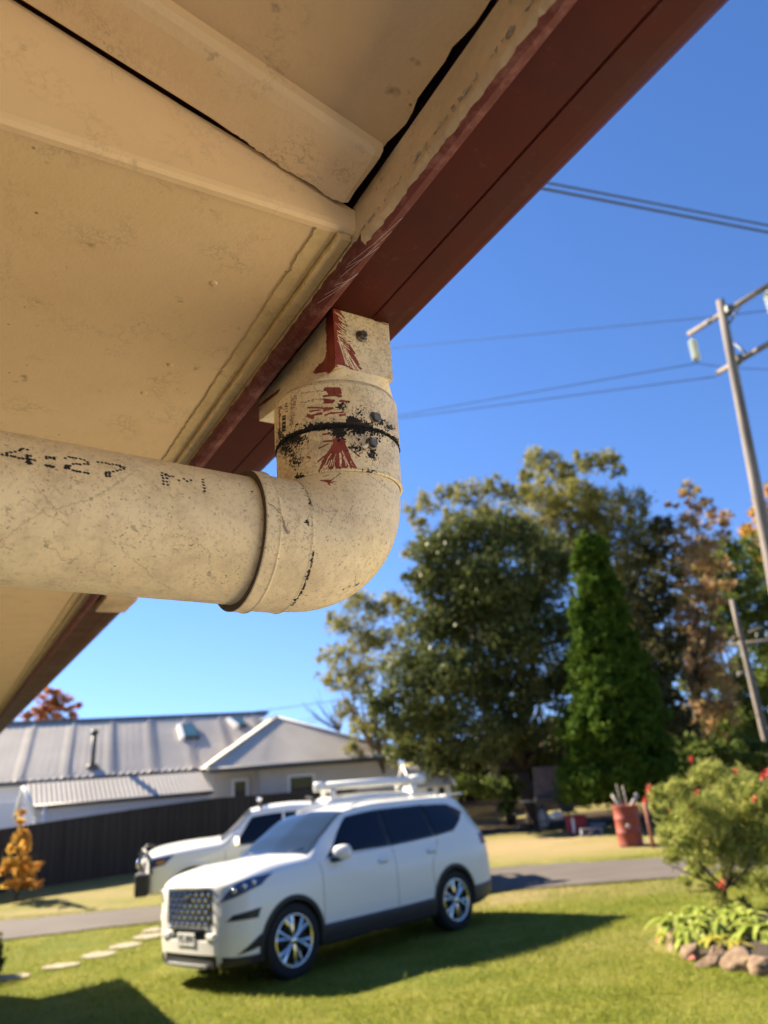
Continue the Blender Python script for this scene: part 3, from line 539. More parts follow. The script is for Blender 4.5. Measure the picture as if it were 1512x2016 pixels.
m.add([p-DL for p in V], [(0, 1, 4, 3), (3, 4, 7, 6), (6, 7, 10, 9), (1, 2, 5, 4), (4, 5, 8, 7), (7, 8, 11, 10)]); m.add([W(n0, g0+.195, zb0+.036)-DL, W(n1, g0+.195, zb0+.036)-DL, W(n1, g0+.195, ztop)-DL, W(n0, g0+.195, ztop)-DL], [(0, 1, 2, 3)])
m.build('back_panel', pvc, oa)
# rounded transition from box to round collar
m = MB(); nn_ = 96; ring0 = []; ring1 = []; ring2 = []
bc = (W((n0+n1)/2, (g0+g1)/2-.001, 0)); hn, hg = (n1-n0)/2, (g1-g0)/2
for i in range(nn_):
    t = 2*math.pi*i/nn_; dx, dy = math.cos(t), math.sin(t); e = 7.; rr_ = (abs(dx)**e+abs(dy)**e)**(-1/e); ring0.append(bc+nv*dx*rr_*hn+gv*dy*rr_*hg+zax*(zb0+.0003))
    ring2.append(AX+(nv*dx+gv*dy)*(RS-.0007)+zax*.3347)
V = ring0+ring2; m.add([p-DL for p in V], [(i, (i+1) % nn_, nn_+(i+1) % nn_, nn_+i) for i in range(nn_)], 0, False)
m.build('transition', pvc, dp)
# hex screws
steel = new_mat('old_screw_steel', (.20, .17, .13), .45, .8); n = N(steel); f = n.noise(220, 4, .6); n.col(n.mix(n.ramp(f, [(.35, 0), (.65, 1)]), (.14, .11, .075), (.28, .25, .2))); n.bump(f, .3, .0008)
def screw(P, Nn, s=1., name='screw'):
    m = MB(); Nn = Vector(Nn).normalized(); P = Vector(P)-Vector(DL); m.lathe([(0, .0002), (.0066*s, .0002), (.0066*s, .0010), (.0056*s, .0020), (.0050*s, .0022)], 28, P, Nn)
    m.lathe([(.0047*s, .0018), (.0047*s, .0060*s), (.0040*s, .0068*s), (.0030*s, .0066*s), (0, .0066*s)], 6, P, Nn, sm=False); return m.build(name, steel, dp)
d_ = rayd(711, 663); P_ = d_*((Of@gv)/(d_@gv)); screw(P_, -gv+.05*nv, .92)
for px, py, s_ in ((738, 823, .92), (732, 873, .9)):
    u_ = cyl_uv(px, py, AX, zax, FA, FB, RS+.0016); t = u_[1]/(RS+.0016); Rn = FA*math.cos(t)+FB*math.sin(t); screw(AX+zax*u_[0]+Rn*(RS+.0005), Rn-.05*zax, s_)
# silicone blob and crumbs of black sealant along the joint
sil = new_mat('sealant', (.72, .66, .52), .4); tarm = new_mat('black_grime', (.015, .012, .01), .9)
m = MB(); u_ = cyl_uv(717, 880, AX, zax, FA, FB, RS); t = u_[1]/RS; Rn = FA*math.cos(t)+FB*math.sin(t); T_ = np.cross(zax, Rn); p = AX+zax*u_[0]+Rn*(RS+.0012)-DL
m.tube([p-T_*.004-zax*.0005, p, p+T_*.003+zax*.002, p+T_*.004+zax*.005], [.0006, .0019, .0016, .0007], 8); m.build('sealant_bead', sil, dp)
m = MB()
for i in range(420):
    t = RNG.uniform(-1.9, 1.6); s_ = .2866+RNG.normal(0, .0011)+(RNG.normal(0, .0035) if .15 < t < .75 and RNG.random() < .5 else 0)
    if i < 90: t = RNG.normal(.45, .18); s_ = .2866-abs(RNG.normal(0, .006))
    Rn = FA*math.cos(t)+FB*math.sin(t); p = AX+zax*s_+Rn*(RS+.0004)-DL; r_ = RNG.uniform(.0006, .0017); q = []
    for e in ((1, 0, 0), (0, 1, 0), (0, 0, 1), (-1, 0, 0), (0, -1, 0), (0, 0, -1)): q.append(p+np.array(e)*r_*RNG.uniform(.5, 1.2))
    m.add(q, [(0, 1, 2), (1, 3, 2), (3, 4, 2), (4, 0, 2), (1, 0, 5), (3, 1, 5), (4, 3, 5), (0, 4, 5)])
m.build('joint_grime', tarm, dp)
# second outlet further along the gutter, seen just under the pipe
so2 = empty('gutter_outlet', tuple(W(.30, 1.72, .4))); tag(so2, 'stained cream square outlet stub under the gutter, just below the long pipe', 'outlet'); m = MB()
Mx = lambda p: W(p[0], p[1], p[2])-np.array(so2.location)
m.box(.268, .338, 1.655, 1.80, .384, .4075, M=Mx); m.build('outlet_body', fascia_in, so2, .003)
m = MB(); m.box(.262, .300, 1.62, 1.6545, .392, .4075, M=Mx); m.build('bracket', yellow, so2, .002)

# ================================================================== vehicles
white = new_mat('white_car_paint', (.76, .745, .685), .24, spec=.35); white.node_tree.nodes['Principled BSDF'].inputs['Coat Weight'].default_value = .35
blackp = new_mat('black_trim', (.014, .014, .015), .5); rubber = new_mat('tyre_rubber', (.013, .013, .013), .85); glass = new_mat('dark_glass', (.004, .006, .014), .03, spec=.35)
chrome = new_mat('chrome', (.82, .82, .83), .12, 1); alloy = new_mat('polished_alloy', (.70, .68, .62), .16, 1); shadowm = new_mat('underbody', (.008, .008, .008), .9)
lampm = new_mat('lamp_lens', (.03, .05, .11), .05, spec=.9); redl = new_mat('red_lens', (.16, .008, .015), .1); platem = new_mat('plate', (.72, .72, .68), .4)
wscreen = new_mat('windscreen_glass', (.015, .022, .028), .03, spec=.4)
def pchip(x, y, xi):
    x = np.asarray(x, float); y = np.asarray(y, float); h = np.diff(x); d = np.diff(y)/h; m_ = np.zeros_like(y); m_[0] = d[0]; m_[-1] = d[-1]
    for k in range(1, len(x)-1):
        if d[k-1]*d[k] > 0: w1 = 2*h[k]+h[k-1]; w2 = h[k]+2*h[k-1]; m_[k] = (w1+w2)/(w1/d[k-1]+w2/d[k])
    i = np.clip(np.searchsorted(x, xi)-1, 0, len(x)-2); t = (xi-x[i])/h[i]
    return y[i]*(2*t**3-3*t**2+1)+h[i]*m_[i]*(t**3-2*t**2+t)+y[i+1]*(-2*t**3+3*t**2)+h[i]*m_[i+1]*(t**3-t**2)
class Loft:
    """car body: rows of (y,z) at stations X (given nose to tail)"""
    def __init__(s, X, rows): o = np.argsort(X); s.X = np.array(X, float)[o]; s.Y = np.array([[p[0] for p in r] for r in rows])[:, o]; s.Z = np.array([[p[1] for p in r] for r in rows])[:, o]; s.n = len(rows)
    def at(s, x, row):                   # arrays broadcast
        x, row = np.broadcast_arrays(np.asarray(x, float), np.asarray(row, float)); sh = x.shape; x = x.ravel(); row = row.ravel()
        Yc = np.stack([pchip(s.X, s.Y[k], x) for k in range(s.n)]); Zc = np.stack([pchip(s.X, s.Z[k], x) for k in range(s.n)])
        i = np.clip(np.floor(row).astype(int), 0, s.n-2); t = row-i; j = np.arange(len(x))
        def cr(Q):
            p0 = Q[np.maximum(i-1, 0), j]; p1 = Q[i, j]; p2 = Q[i+1, j]; p3 = Q[np.minimum(i+2, s.n-1), j]; k_ = .36
            m1 = (p2-p0)*k_; m2 = (p3-p1)*k_; return p1*(2*t**3-3*t**2+1)+m1*(t**3-2*t**2+t)+p2*(-2*t**3+3*t**2)+m2*(t**3-t**2)
        return np.stack([x, cr(Yc), cr(Zc)], -1).reshape(sh+(3,))
    def body(s, name, mat, parent, wells=(), nx=230, nr=12, x0=None, x1=None):
        x = np.linspace(x0 if x0 is not None else s.X[0], x1 if x1 is not None else s.X[-1], nx); R = np.linspace(0, s.n-1, (s.n-1)*nr+1)
        P = s.at(x[:, None], R[None]); L = P; Rr = P[:, ::-1]*np.array([1, -1, 1]); Q = np.concatenate([L, Rr[:, 1:]], 1); ni, nj = Q.shape[:2]
        F = gridF(ni, nj); V = Q.reshape(-1, 3); c = V[F].mean(1)
        keep = np.ones(len(F), bool)
        for (wx, wz, wr) in wells: keep &= ~((np.hypot(c[:, 0]-wx, c[:, 2]-wz) < wr) & (np.abs(c[:, 1]) > .55))
        F = F[keep]; F = F[:, ::-1]
        # end caps as strips to the centre line
        n0 = len(V); V2 = [V]; F2 = [F]
        for e in (0, ni-1):
            ring = Q[e]; m2 = ring*np.array([1, 0, 1]); st_ = sum(len(v_) for v_ in V2); V2.append(ring); V2.append(m2)
            f = np.array([(st_+k, st_+k+1, st_+nj+k+1, st_+nj+k) for k in range(nj-1)]); F2.append(f if e == 0 else f[:, ::-1])
        return quads(name, np.concatenate(V2), np.concatenate(F2), mat, parent)
    def patch(s, name, mat, parent, xa, xb, ra, rb, off=.004, side=1, nx=24, nr=10, th=.0):
        """patch: xa(row 0..1), xb(row 0..1) start/end X along rows ra..rb; lifted off the body"""
        t = np.linspace(0, 1, nr)[None]; u = np.linspace(0, 1, nx)[:, None]; fa = np.interp(t, np.linspace(0, 1, len(xa)), xa); fb = np.interp(t, np.linspace(0, 1, len(xb)), xb)
        x = fa+(fb-fa)*u; ru = lambda rr: np.interp(u, np.linspace(0, 1, len(rr)), rr); row = ru(ra)+(ru(rb)-ru(ra))*t
        P = s.at(x, row); e = 1e-3; dx = s.at(x+e, row)-P; dr = s.at(x, row+e)-P; Nn = np.cross(dr, dx); Nn /= np.linalg.norm(Nn, axis=-1, keepdims=True)+1e-12; Nn *= np.where(Nn[..., 1:2] < -.2, -1, 1)
        Nn *= np.where((Nn[..., 1:2] <= .2) & (Nn[..., 2:3] < 0), -1, 1)
        P = P+Nn*off; P = P*np.array([1, side, 1]); Q = (P-Nn*np.array([1, side, 1])*(off+.01)); ni, nj = P.shape[:2]
        F = gridF(ni, nj); b = [k for k in range(nj)]+[i*nj+nj-1 for i in range(1, ni)]+[(ni-1)*nj+k for k in range(nj-2, -1, -1)]+[i*nj for i in range(ni-2, 0, -1)]; nb = len(b)
        V = np.concatenate([P.reshape(-1, 3), Q.reshape(-1, 3)]); rim = np.array([(b[k], b[(k+1) % nb], b[(k+1) % nb]+ni*nj, b[k]+ni*nj) for k in range(nb)])
        return quads(name, V, np.concatenate([F, rim]), mat, parent)
def arch(name, mat, parent, lf, wx, wz, ri_, ro, side, a0=-25, a1=205, rowspan=(0, 5.2), out=.012):
    """wheel-arch flare hugging the body side"""
    A_ = np.radians(np.linspace(a0, a1, 60)); V = []
    rws = np.linspace(*rowspan, 60)
    for a in A_:
        for r_, dy in ((ri_, -.09), (ri_, out*.6), (ri_+.008, out), (ro-.012, out), (ro, out*.4), (ro, -.05)):
            x = wx+r_*math.cos(a); z = max(wz+r_*math.sin(a), .2); Pz = lf.at(np.full(60, x), rws); y = np.interp(z, Pz[:, 2], Pz[:, 1]); V.append((x, (y+dy)*side, wz+r_*math.sin(a)))
    return quads(name, np.array(V), gridF(60, 6), mat, parent)
def wheel(parent, x, y, z, R, side, rr=.262, spokes=6, w_=.24, tag_='wheel'):
    hub = MB(); hub.lathe([(0, -.07), (rr*.75, -.07), (rr*.75, -.03), (0, -.03)], 32, (x, y, z), (0, side, 0)); h = hub.build('wheel', shadowm, parent)
    m = MB(); pr = [(rr-.004, -.02), (rr+.006, .0), (rr+.014, .004), (R-.045, .006), (R-.018, -.006), (R-.004, -.025), (R, -.05), (R, -w_+.05), (R-.012, -w_+.015), (rr, -w_)]
    m.lathe(pr, 64, (x, y, z), (0, side, 0)); m.build('tyre', rubber, h)
    m = MB(); m.lathe([(rr+.004, 0), (rr-.004, .004), (rr-.016, .000), (rr-.022, -.02), (rr-.03, -.10)], 64, (x, y, z), (0, side, 0))
    for k in range(spokes):
        t = 2*math.pi*k/spokes+.3
        for dt, wr, wh in ((-.20, .026, .018), (.20, .026, .018)):
            V = []
            for r_, wd, dep in ((.035, wh, -.012), (.10, wh*.9, -.004), (.17, wr*.8, -.006), (rr-.012, wr, -.014)):
                tt = t+dt*(r_/rr)**.7; cx_, cz = math.cos(tt), math.sin(tt)
                for q, dd in ((-wd, -.006), (0, .004), (wd, -.006), (wd, -.03), (-wd, -.03)): V.append((x+cx_*r_-cz*q, y+side*(dep+dd), z+cz*r_+cx_*q))
            m.add(V, [(i*5+j, i*5+(j+1) % 5, (i+1)*5+(j+1) % 5, (i+1)*5+j) for i in range(3) for j in range(5)])
    m.lathe([(0, .004), (.03, .004), (.042, -.004), (.05, -.03)], 24, (x, y, z), (0, side, 0)); m.build('rim', alloy, h)
    return h
def place(o, x, y, z, yaw, ti=0, tj=0):
    M = Matrix.Translation((x, y, z)) @ Matrix.Rotation(yaw, 4, 'Z') @ Matrix(((1, 0, -ti, 0), (0, 1, -tj, 0), (ti, tj, 1, 0), (0, 0, 0, 1))); o.matrix_world = M

suv = empty('suv'); tag(suv, 'large white four-wheel-drive wagon with studded chrome grille parked on the lawn in front', 'car')
XS = [2.235, 2.21, 2.13, 1.97, 1.6, 1.12, .75, .28, -.4, -1.3, -1.95, -2.28, -2.42, -2.50]
rows = [
 [(0, .27)]*14,
 [(.46, .25), (.56, .24), (.68, .24), (.78, .24), (.82, .25), (.82, .25), (.82, .25), (.82, .25), (.82, .25), (.82, .25), (.80, .27), (.74, .32), (.66, .36), (.50, .40)],
 [(.52, .32), (.64, .31), (.76, .30), (.87, .30), (.905, .31), (.905, .31), (.905, .31), (.905, .31), (.905, .31), (.905, .32), (.90, .33), (.84, .37), (.76, .41), (.56, .45)],
 [(.55, .50), (.68, .50), (.81, .50), (.91, .51), (.935, .52), (.93, .52), (.925, .52), (.925, .52), (.925, .52), (.93, .53), (.925, .53), (.875, .54), (.80, .56), (.60, .57)],
 [(.56, .72), (.69, .72), (.82, .73), (.92, .75), (.95, .77), (.945, .76), (.94, .76), (.94, .76), (.94, .76), (.95, .78), (.94, .78), (.885, .78), (.81, .77), (.62, .76)],
 [(.52, .88), (.66, .90), (.80, .92), (.905, .96), (.94, .98), (.94, .98), (.935, .98), (.935, .98), (.935, .99), (.945, 1.01), (.93, 1.03), (.87, 1.02), (.79, 1.00), (.60, .98)],
 [(.50, .995), (.635, 1.02), (.765, 1.05), (.855, 1.09), (.885, 1.12), (.89, 1.14), (.88, 1.15), (.88, 1.165), (.88, 1.18), (.885, 1.22), (.865, 1.27), (.80, 1.22), (.72, 1.20), (.56, 1.16)],
 [(.43, 1.035), (.55, 1.065), (.66, 1.10), (.73, 1.15), (.76, 1.20), (.78, 1.22), (.725, 1.42), (.66, 1.645), (.655, 1.69), (.66, 1.69), (.64, 1.66), (.60, 1.50), (.58, 1.34), (.50, 1.20)],
 [(.25, 1.05), (.33, 1.085), (.42, 1.125), (.48, 1.18), (.52, 1.225), (.56, 1.245), (.58, 1.46), (.54, 1.70), (.55, 1.76), (.55, 1.765), (.54, 1.74), (.52, 1.57), (.50, 1.39), (.42, 1.24)],
 [(0, 1.055), (0, 1.095), (0, 1.14), (0, 1.195), (0, 1.24), (0, 1.265), (0, 1.49), (0, 1.735), (0, 1.79), (0, 1.795), (0, 1.77), (0, 1.60), (0, 1.42), (0, 1.27)]]
sv = Loft(XS, rows)
HZ, HR = .385, .385
sv.body('body', white, suv, wells=((1.4325, HZ, .425), (-1.4325, HZ, .425)))
m = MB(); m.box(-2.2, 2.0, -.62, .62, .26, .9); m.build('underbody', shadowm, suv)
for s_ in (1, -1):
    for wx in (1.4325, -1.4325):
        arch('wheel_arch', blackp, suv, sv, wx, HZ, .405, .462, s_); wheel(suv, wx, s_*.925, HZ, HR, s_)
    sv.patch('sill_cladding', blackp, suv, [1.02, 1.02], [-1.02, -1.02], [1.0], [2.75], .010, s_)
    sv.patch('rear_cladding', speckle_mat('dull_cladding', (.06, .05, .04), (.08, .065, .05), 5, .5, 0), suv, [-1.86, -1.84], [-2.47, -2.49], [1.0], [2.9], .010, s_)
    sv.patch('front_cladding', blackp, suv, [1.84, 1.86], [2.215, 2.22], [1.0], [2.25], .010, s_)
    # windows: front door, rear door, quarter
    sv.patch('side_window', glass, suv, [.86, .72, .57, .34], [-.27, -.27], [6.14, 6.06], [6.90], .005, s_); sv.patch('side_window', glass, suv, [-.31, -.31], [-1.17, -1.17], [6.06], [6.90], .005, s_)
    sv.patch('side_window', glass, suv, [-1.20, -1.18], [-1.62, -1.86, -2.02, -1.74], [6.06, 6.08], [6.88, 6.84], .005, s_)
    sv.patch('window_pillar', blackp, suv, [-.25, -.25], [-.33, -.33], [6.04], [6.90], .003, s_, nx=4); sv.patch('window_pillar', blackp, suv, [-1.15, -1.15], [-1.21, -1.21], [6.04], [6.90], .003, s_, nx=4)
    sv.patch('window_trim', chrome, suv, [.93, .93], [-1.6, -1.6], [6.0], [6.05], .006, s_, nr=3)
    # shut lines
    for xx in (.98, -.29): sv.patch('shut_line', shadowm, suv, [xx, xx], [xx-.007, xx-.007], [2.8], [6.0], .0008, s_, nx=3, nr=20)
    sv.patch('shut_line', shadowm, suv, [-1.02, -.98, -1.22], [-1.028, -.988, -1.228], [2.8], [6.0], .0008, s_, nx=3, nr=20)
    for xx in (.02, -.92):
        h = sv.patch('door_handle', white, suv, [xx, xx], [xx-.20, xx-.20], [5.22, 5.28], [5.42, 5.46], .035, s_, nx=10, nr=5); sv.patch('handle_shade', shadowm, suv, [xx-.02]*2, [xx-.16]*2, [5.16], [5.23], .002, s_, nx=6, nr=3)  # strip below the handle is flat, its shade given as dark colour
    # headlamp wraps the corner
    hl = sv.patch('headlight', lampm, suv, [2.225, 2.20, 2.10], [1.86, 1.78, 1.68], [4.85, 5.25], [5.95, 5.86], .006, s_)
    for k, (hx, hr) in enumerate(((2.14, 5.45), (2.05, 5.5), (1.95, 5.55))):
        p = sv.at(hx, hr)+np.array([.006, .009, 0]); m = MB(); m.lathe([(0, .008), (.022, .006), (.030, 0), (.030, -.02)], 14, (p[0], p[1]*s_, p[2]), (.8, .6*s_, 0)); m.build('lamp_projector', chrome, hl)
    sv.patch('tail_light', redl, suv, [-2.18, -2.20], [-2.47, -2.49], [5.05, 5.1], [5.75, 5.6], .012, s_)
    # mirror
    m = MB(); base = np.array([.78, .93*s_, 1.15]); 
    prm = [(.0, .02), (.03, .075), (.09, .098), (.16, .10), (.215, .085), (.24, .04), (.245, 0)]
    V = []; NA_ = 18
    for d_, r_ in prm:
        for k in range(NA_): t = 2*math.pi*k/NA_; V.append((base[0]-.02-.09*(d_/.245)+.62*r_*math.cos(t)*.8, s_*(.90+d_), 1.215+r_*.86*math.sin(t)))
    m.add(V, [(i*NA_+k, i*NA_+(k+1) % NA_, (i+1)*NA_+(k+1) % NA_, (i+1)*NA_+k) for i in range(6) for k in range(NA_)]+[tuple(range(6*NA_, 7*NA_))], 0, True)
    mi_ = m.build('mirror', white, suv); m = MB(); m.box(.68, .80, min(.84*s_, 1.0*s_), max(.84*s_, 1.0*s_), 1.115, 1.165); m.build('mirror_foot', blackp, mi_, .01)
    # roof rail
    m = MB(); xs_ = np.linspace(.05, -1.70, 16); pt = [(x, .585*s_, 1.76+.055*math.sin(math.pi*min(1, (i+.5)/3.0)/2 if i < 3 else math.pi/2)-(.05 if i == 15 else 0)) for i, x in enumerate(xs_)]
    pt[0] = (pt[0][0]+.1, pt[0][1]-.01*s_, 1.735); m.tube(pt, [.014]+[.019]*14+[.014], 8); m.build('roof_rail', new_mat('rail', (.62, .63, .62), .35, .5), suv)
# windscreen, rear glass
def centre_patch(name, mat, xa, xb, r0_, r1_, off, nx=20, nr=24):
    t = np.linspace(-1, 1, nr)[None]; u = np.linspace(0, 1, nx)[:, None]; row = 9-(9-(r0_+(r1_-r0_)*u))*np.abs(t); x = xa+(xb-xa)*u+0*t
    P = sv.at(x, row); P[..., 1] *= np.sign(t+1e-9); P[..., 2] += off; P[..., 0] += off*(1 if xa > 0 else -1); return quads(name, P, gridF(nx, nr), mat, suv)
centre_patch('windscreen', wscreen, 1.085, .33, 7.1, 7.22, .006)
centre_patch('rear_window', glass, -2.10, -2.44, 7.2, 7.2, .006)
m = MB(); m.box(-2.30, -1.90, -.56, .56, 1.755, 1.782); m.build('rear_spoiler', white, suv, .01)
m = MB()
for s_ in (1, -1): m.tube([(1.09, s_*.1, 1.262), (1.06, s_*.35, 1.268), (1.0, s_*.62, 1.30)], .008, 6)
m.build('wiper', blackp, suv)
m = MB(); m.box(.38, .40, -.1, .1, 1.58, 1.65); m.build('rear_view_mirror', blackp, suv, .01)
# nose: grille panel with chrome studs, frame, bumper, plate, lower bars
def nx_(y): return 2.250-.022*abs(y/.55)**2.5-(.5*max(0, abs(y)-.54))
m = MB(); ys = np.linspace(-.49, .49, 25); V = []
for y in ys:
    sh = 1-max(0, (abs(y)-.40)/.12)*.25
    for z in (.63+.10*(1-sh)*2, 1.0): V.append((nx_(y)+.006, y, z))
for y in ys:
    for z in (.63, 1.0): V.append((nx_(y)-.06, y, z))
q = 50; F = [(2*i, 2*i+2, 2*i+3, 2*i+1) for i in range(24)]+[(2*i+1, 2*i+3, q+2*i+3, q+2*i+1) for i in range(24)]+[(2*i, q+2*i, q+2*i+2, 2*i+2) for i in range(24)]+[(0, 1, q+1, q), (48, q+48, q+49, 49)]
m.add(V, F); gr = m.build('grille', blackp, suv)
m = MB(); rws = 9
for r_ in range(6):
    for c_ in range(-4, 5):
        y = (c_+(.5 if r_ % 2 else 0))*.125; z = .67+r_*.059
        if abs(y) > .46 or (abs(y) < .05 and r_ == 4): continue
        x = nx_(y)+.008; a = .028; m.add([(x, y-a, z), (x, y, z-a), (x, y+a, z), (x, y, z+a), (x+.030, y, z+.006)], [(0, 1, 4), (1, 2, 4), (2, 3, 4), (3, 0, 4), (3, 2, 1, 0)])
tag(m.build('grille_studs', chrome, gr), kind='stuff')
m = MB(); xx = nx_(0)+.02
m.add([(xx, -.055, .915), (xx, 0, .885), (xx, .055, .915), (xx, .045, .94), (xx, 0, .955), (xx, -.045, .94), (xx+.01, 0, .92)], [(0, 1, 6), (1, 2, 6), (2, 3, 6), (3, 4, 6), (4, 5, 6), (5, 0, 6), (5, 4, 3, 2, 1, 0)]); m.build('badge', blackp, gr)
def bar(name, z0, z1, yy, dep, mat, par, back=.05, zc=0):
    m = MB(); ys = np.linspace(-yy, yy, 21); V = []
    for y in ys:
        x = nx_(y)+dep; zz = zc*abs(y/yy)**2
        V += [(x, y, z0+zz), (x, y, z1+zz), (x-back, y, z1+zz), (x-back, y, z0+zz)]
    m.add(V, [(4*i+j, 4*i+(j+1) % 4, 4*i+4+(j+1) % 4, 4*i+4+j) for i in range(20) for j in range(4)]+[(0, 1, 2, 3), (83, 82, 81, 80)]); return m.build(name, mat, par, .006)
bar('grille_top_bar', 1.003, 1.032, .49, .018, chrome, suv); bar('grille_bottom_bar', .60, .632, .42, .03, chrome, suv)
bar('bumper_air_slot', .50, .60, .34, .004, blackp, suv); bp = bar('front_bumper', .36, .50, .60, .025, white, suv, .12); bar('lower_intake', .235, .365, .58, .012, blackp, suv); bar('skid_bar', .235, .270, .42, .045, new_mat('satin_silver', (.55, .55, .56), .3, .9), suv)
for s_ in (1, -1):
    m = MB(); y0, y1 = .40*s_, .62*s_; m.box(2.15, 2.275, min(y0, y1-.06*s_), max(y0, y1-.06*s_), .50, .575); m.build('bumper_horn', white, suv, .02)
    sv.patch('bumper_recess', blackp, suv, [2.20, 2.16], [1.92, 1.88], [3.8, 3.7], [4.1, 4.15], .004, s_)
    sv.patch('bumper_vent', blackp, suv, [2.12, 2.06], [1.88, 1.88], [2.35, 2.55], [2.55, 3.1], .005, s_, nx=8, nr=4)
m = MB(); m.box(nx_(0)+.028, nx_(0)+.036, -.19, .19, .445, .575); pl = m.build('number_plate', platem, suv, .004)
def text_mesh(txt, name, mat, parent, size, loc, rot, ext=.002):
    cu = bpy.data.curves.new('t', 'FONT'); cu.body = txt; cu.size = size; cu.extrude = ext; cu.align_x = 'CENTER'; cu.align_y = 'CENTER'; ob = bpy.data.objects.new('t', cu); C.objects.link(ob)
    bpy.context.view_layer.update(); me = ob.to_mesh(); V = [v_.co[:] for v_ in me.vertices]; F = [tuple(p.vertices) for p in me.polygons]; ob.to_mesh_clear(); bpy.data.objects.remove(ob)
    M = Matrix.Translation(loc) @ rot; m = MB(); m.open = True; m.add([M @ Vector(p) for p in V], F); return m.build(name, mat, parent)
text_mesh('YG 09V', 'plate_text', blackp, pl, .105, (nx_(0)+.037, 0, .51), Matrix(((0, 0, 1, 0), (1, 0, 0, 0), (0, 1, 0, 0), (0, 0, 0, 1))))
CAR = (-1.0131, 10.8633, -2.3362); place(suv, *CAR, math.radians(225.885), .0200, .0705)

# white ute behind it on the driveway
ute = empty('ute'); tag(ute, 'white utility truck with a black bull bar and long white roof-rack tube, behind the wagon', 'ute')
XU = [2.42, 2.38, 2.28, 2.0, 1.6, 1.10, .80, .42, -.3, -.95, -1.02, -2.0, -2.7]
ru = [
 [(0, .42)]*13,
 [(.60, .42), (.68, .42), (.76, .42), (.80, .42), (.80, .42), (.80, .42), (.80, .42), (.80, .42), (.80, .42), (.80, .42), (.80, .42), (.80, .42), (.80, .42)],
 [(.64, .62), (.74, .62), (.84, .62), (.90, .63), (.90, .63), (.89, .63), (.88, .63), (.88, .63), (.88, .63), (.88, .63), (.88, .63), (.88, .63), (.88, .63)],
 [(.66, .85), (.76, .85), (.86, .86), (.925, .88), (.93, .89), (.91, .88), (.90, .88), (.90, .88), (.90, .88), (.90, .88), (.90, .88), (.90, .88), (.90, .88)],
 [(.62, 1.02), (.72, 1.03), (.82, 1.05), (.88, 1.08), (.90, 1.10), (.90, 1.10), (.89, 1.10), (.89, 1.10), (.89, 1.10), (.89, 1.12), (.89, 1.15), (.89, 1.15), (.89, 1.15)],
 [(.52, 1.08), (.62, 1.10), (.68, 1.12), (.74, 1.15), (.77, 1.18), (.80, 1.20), (.75, 1.38), (.68, 1.66), (.67, 1.70), (.70, 1.66), (.84, 1.70), (.84, 1.76), (.84, 1.74)],
 [(.28, 1.10), (.36, 1.12), (.42, 1.15), (.48, 1.19), (.52, 1.22), (.56, 1.24), (.58, 1.42), (.54, 1.72), (.55, 1.78), (.56, 1.76), (.70, 1.80), (.72, 1.86), (.72, 1.83)],
 [(0, 1.11), (0, 1.13), (0, 1.16), (0, 1.20), (0, 1.235), (0, 1.255), (0, 1.44), (0, 1.75), (0, 1.81), (0, 1.79), (0, 1.82), (0, 1.88), (0, 1.85)]]
uv_ = Loft(XU, ru)
uv_.body('body', white, ute, wells=((1.55, .42, .46), (-1.55, .42, .46)), nr=10)
m = MB(); m.box(-2.5, 2.2, -.6, .6, .40, .95); m.build('underbody', shadowm, ute)
for s_ in (1, -1):
    for wx in (1.55, -1.55): arch('wheel_arch', white, ute, uv_, wx, .42, .44, .50, s_, rowspan=(0, 4), out=.035); wheel(ute, wx, s_*.90, .39, .39, s_)
    uv_.patch('side_window', glass, ute, [.84, .70, .48], [-.12, -.12], [4.12, 4.08], [4.86], .005, s_); uv_.patch('side_window', glass, ute, [-.17, -.17], [-.88, -.80], [4.08], [4.86], .005, s_)
    uv_.patch('headlight', lampm, ute, [2.37, 2.30], [2.08, 1.90], [3.1, 3.25], [3.85, 3.9], .008, s_)
    uv_.patch('indicator', new_mat('indicator_lens', (.5, .2, .02), .2), ute, [2.22, 2.22], [2.10, 2.06], [3.35], [3.6], .014, s_, nx=4, nr=4)
    uv_.patch('shut_line', shadowm, ute, [.98, .98], [.972, .972], [1.5], [4.0], .001, s_, nx=3); uv_.patch('sill_cladding', blackp, ute, [1.05, 1.05], [-1.05, -1.05], [.98], [1.9], .012, s_)
    m = MB(); m.box(.72, .84, min(.93*s_, 1.14*s_), max(.93*s_, 1.14*s_), 1.14, 1.34); m.build('mirror', chrome, ute, .03)
def cpu(name, mat, xa, xb, r0_, off):
    t = np.linspace(-1, 1, 20)[None]; u = np.linspace(0, 1, 16)[:, None]; row = 7-(7-r0_)*np.abs(t)+0*u; x = xa+(xb-xa)*u+0*t; P = uv_.at(x, row); P[..., 1] *= np.sign(t+1e-9); P[..., 2] += off; P[..., 0] += off; return quads(name, P, gridF(16, 20), mat, ute)
cpu('windscreen', wscreen, 1.06, .47, 5.15, .006)
text_mesh('OLB', 'door_sign', speckle_mat('grey_print', (.3, .3, .3), (.35, .35, .35), 5, .6, 0), ute, .16, (.55, .905, .98), Matrix(((-1, 0, 0, 0), (0, 0, 1, 0), (0, 1, 0, 0), (0, 0, 0, 1))), .004)
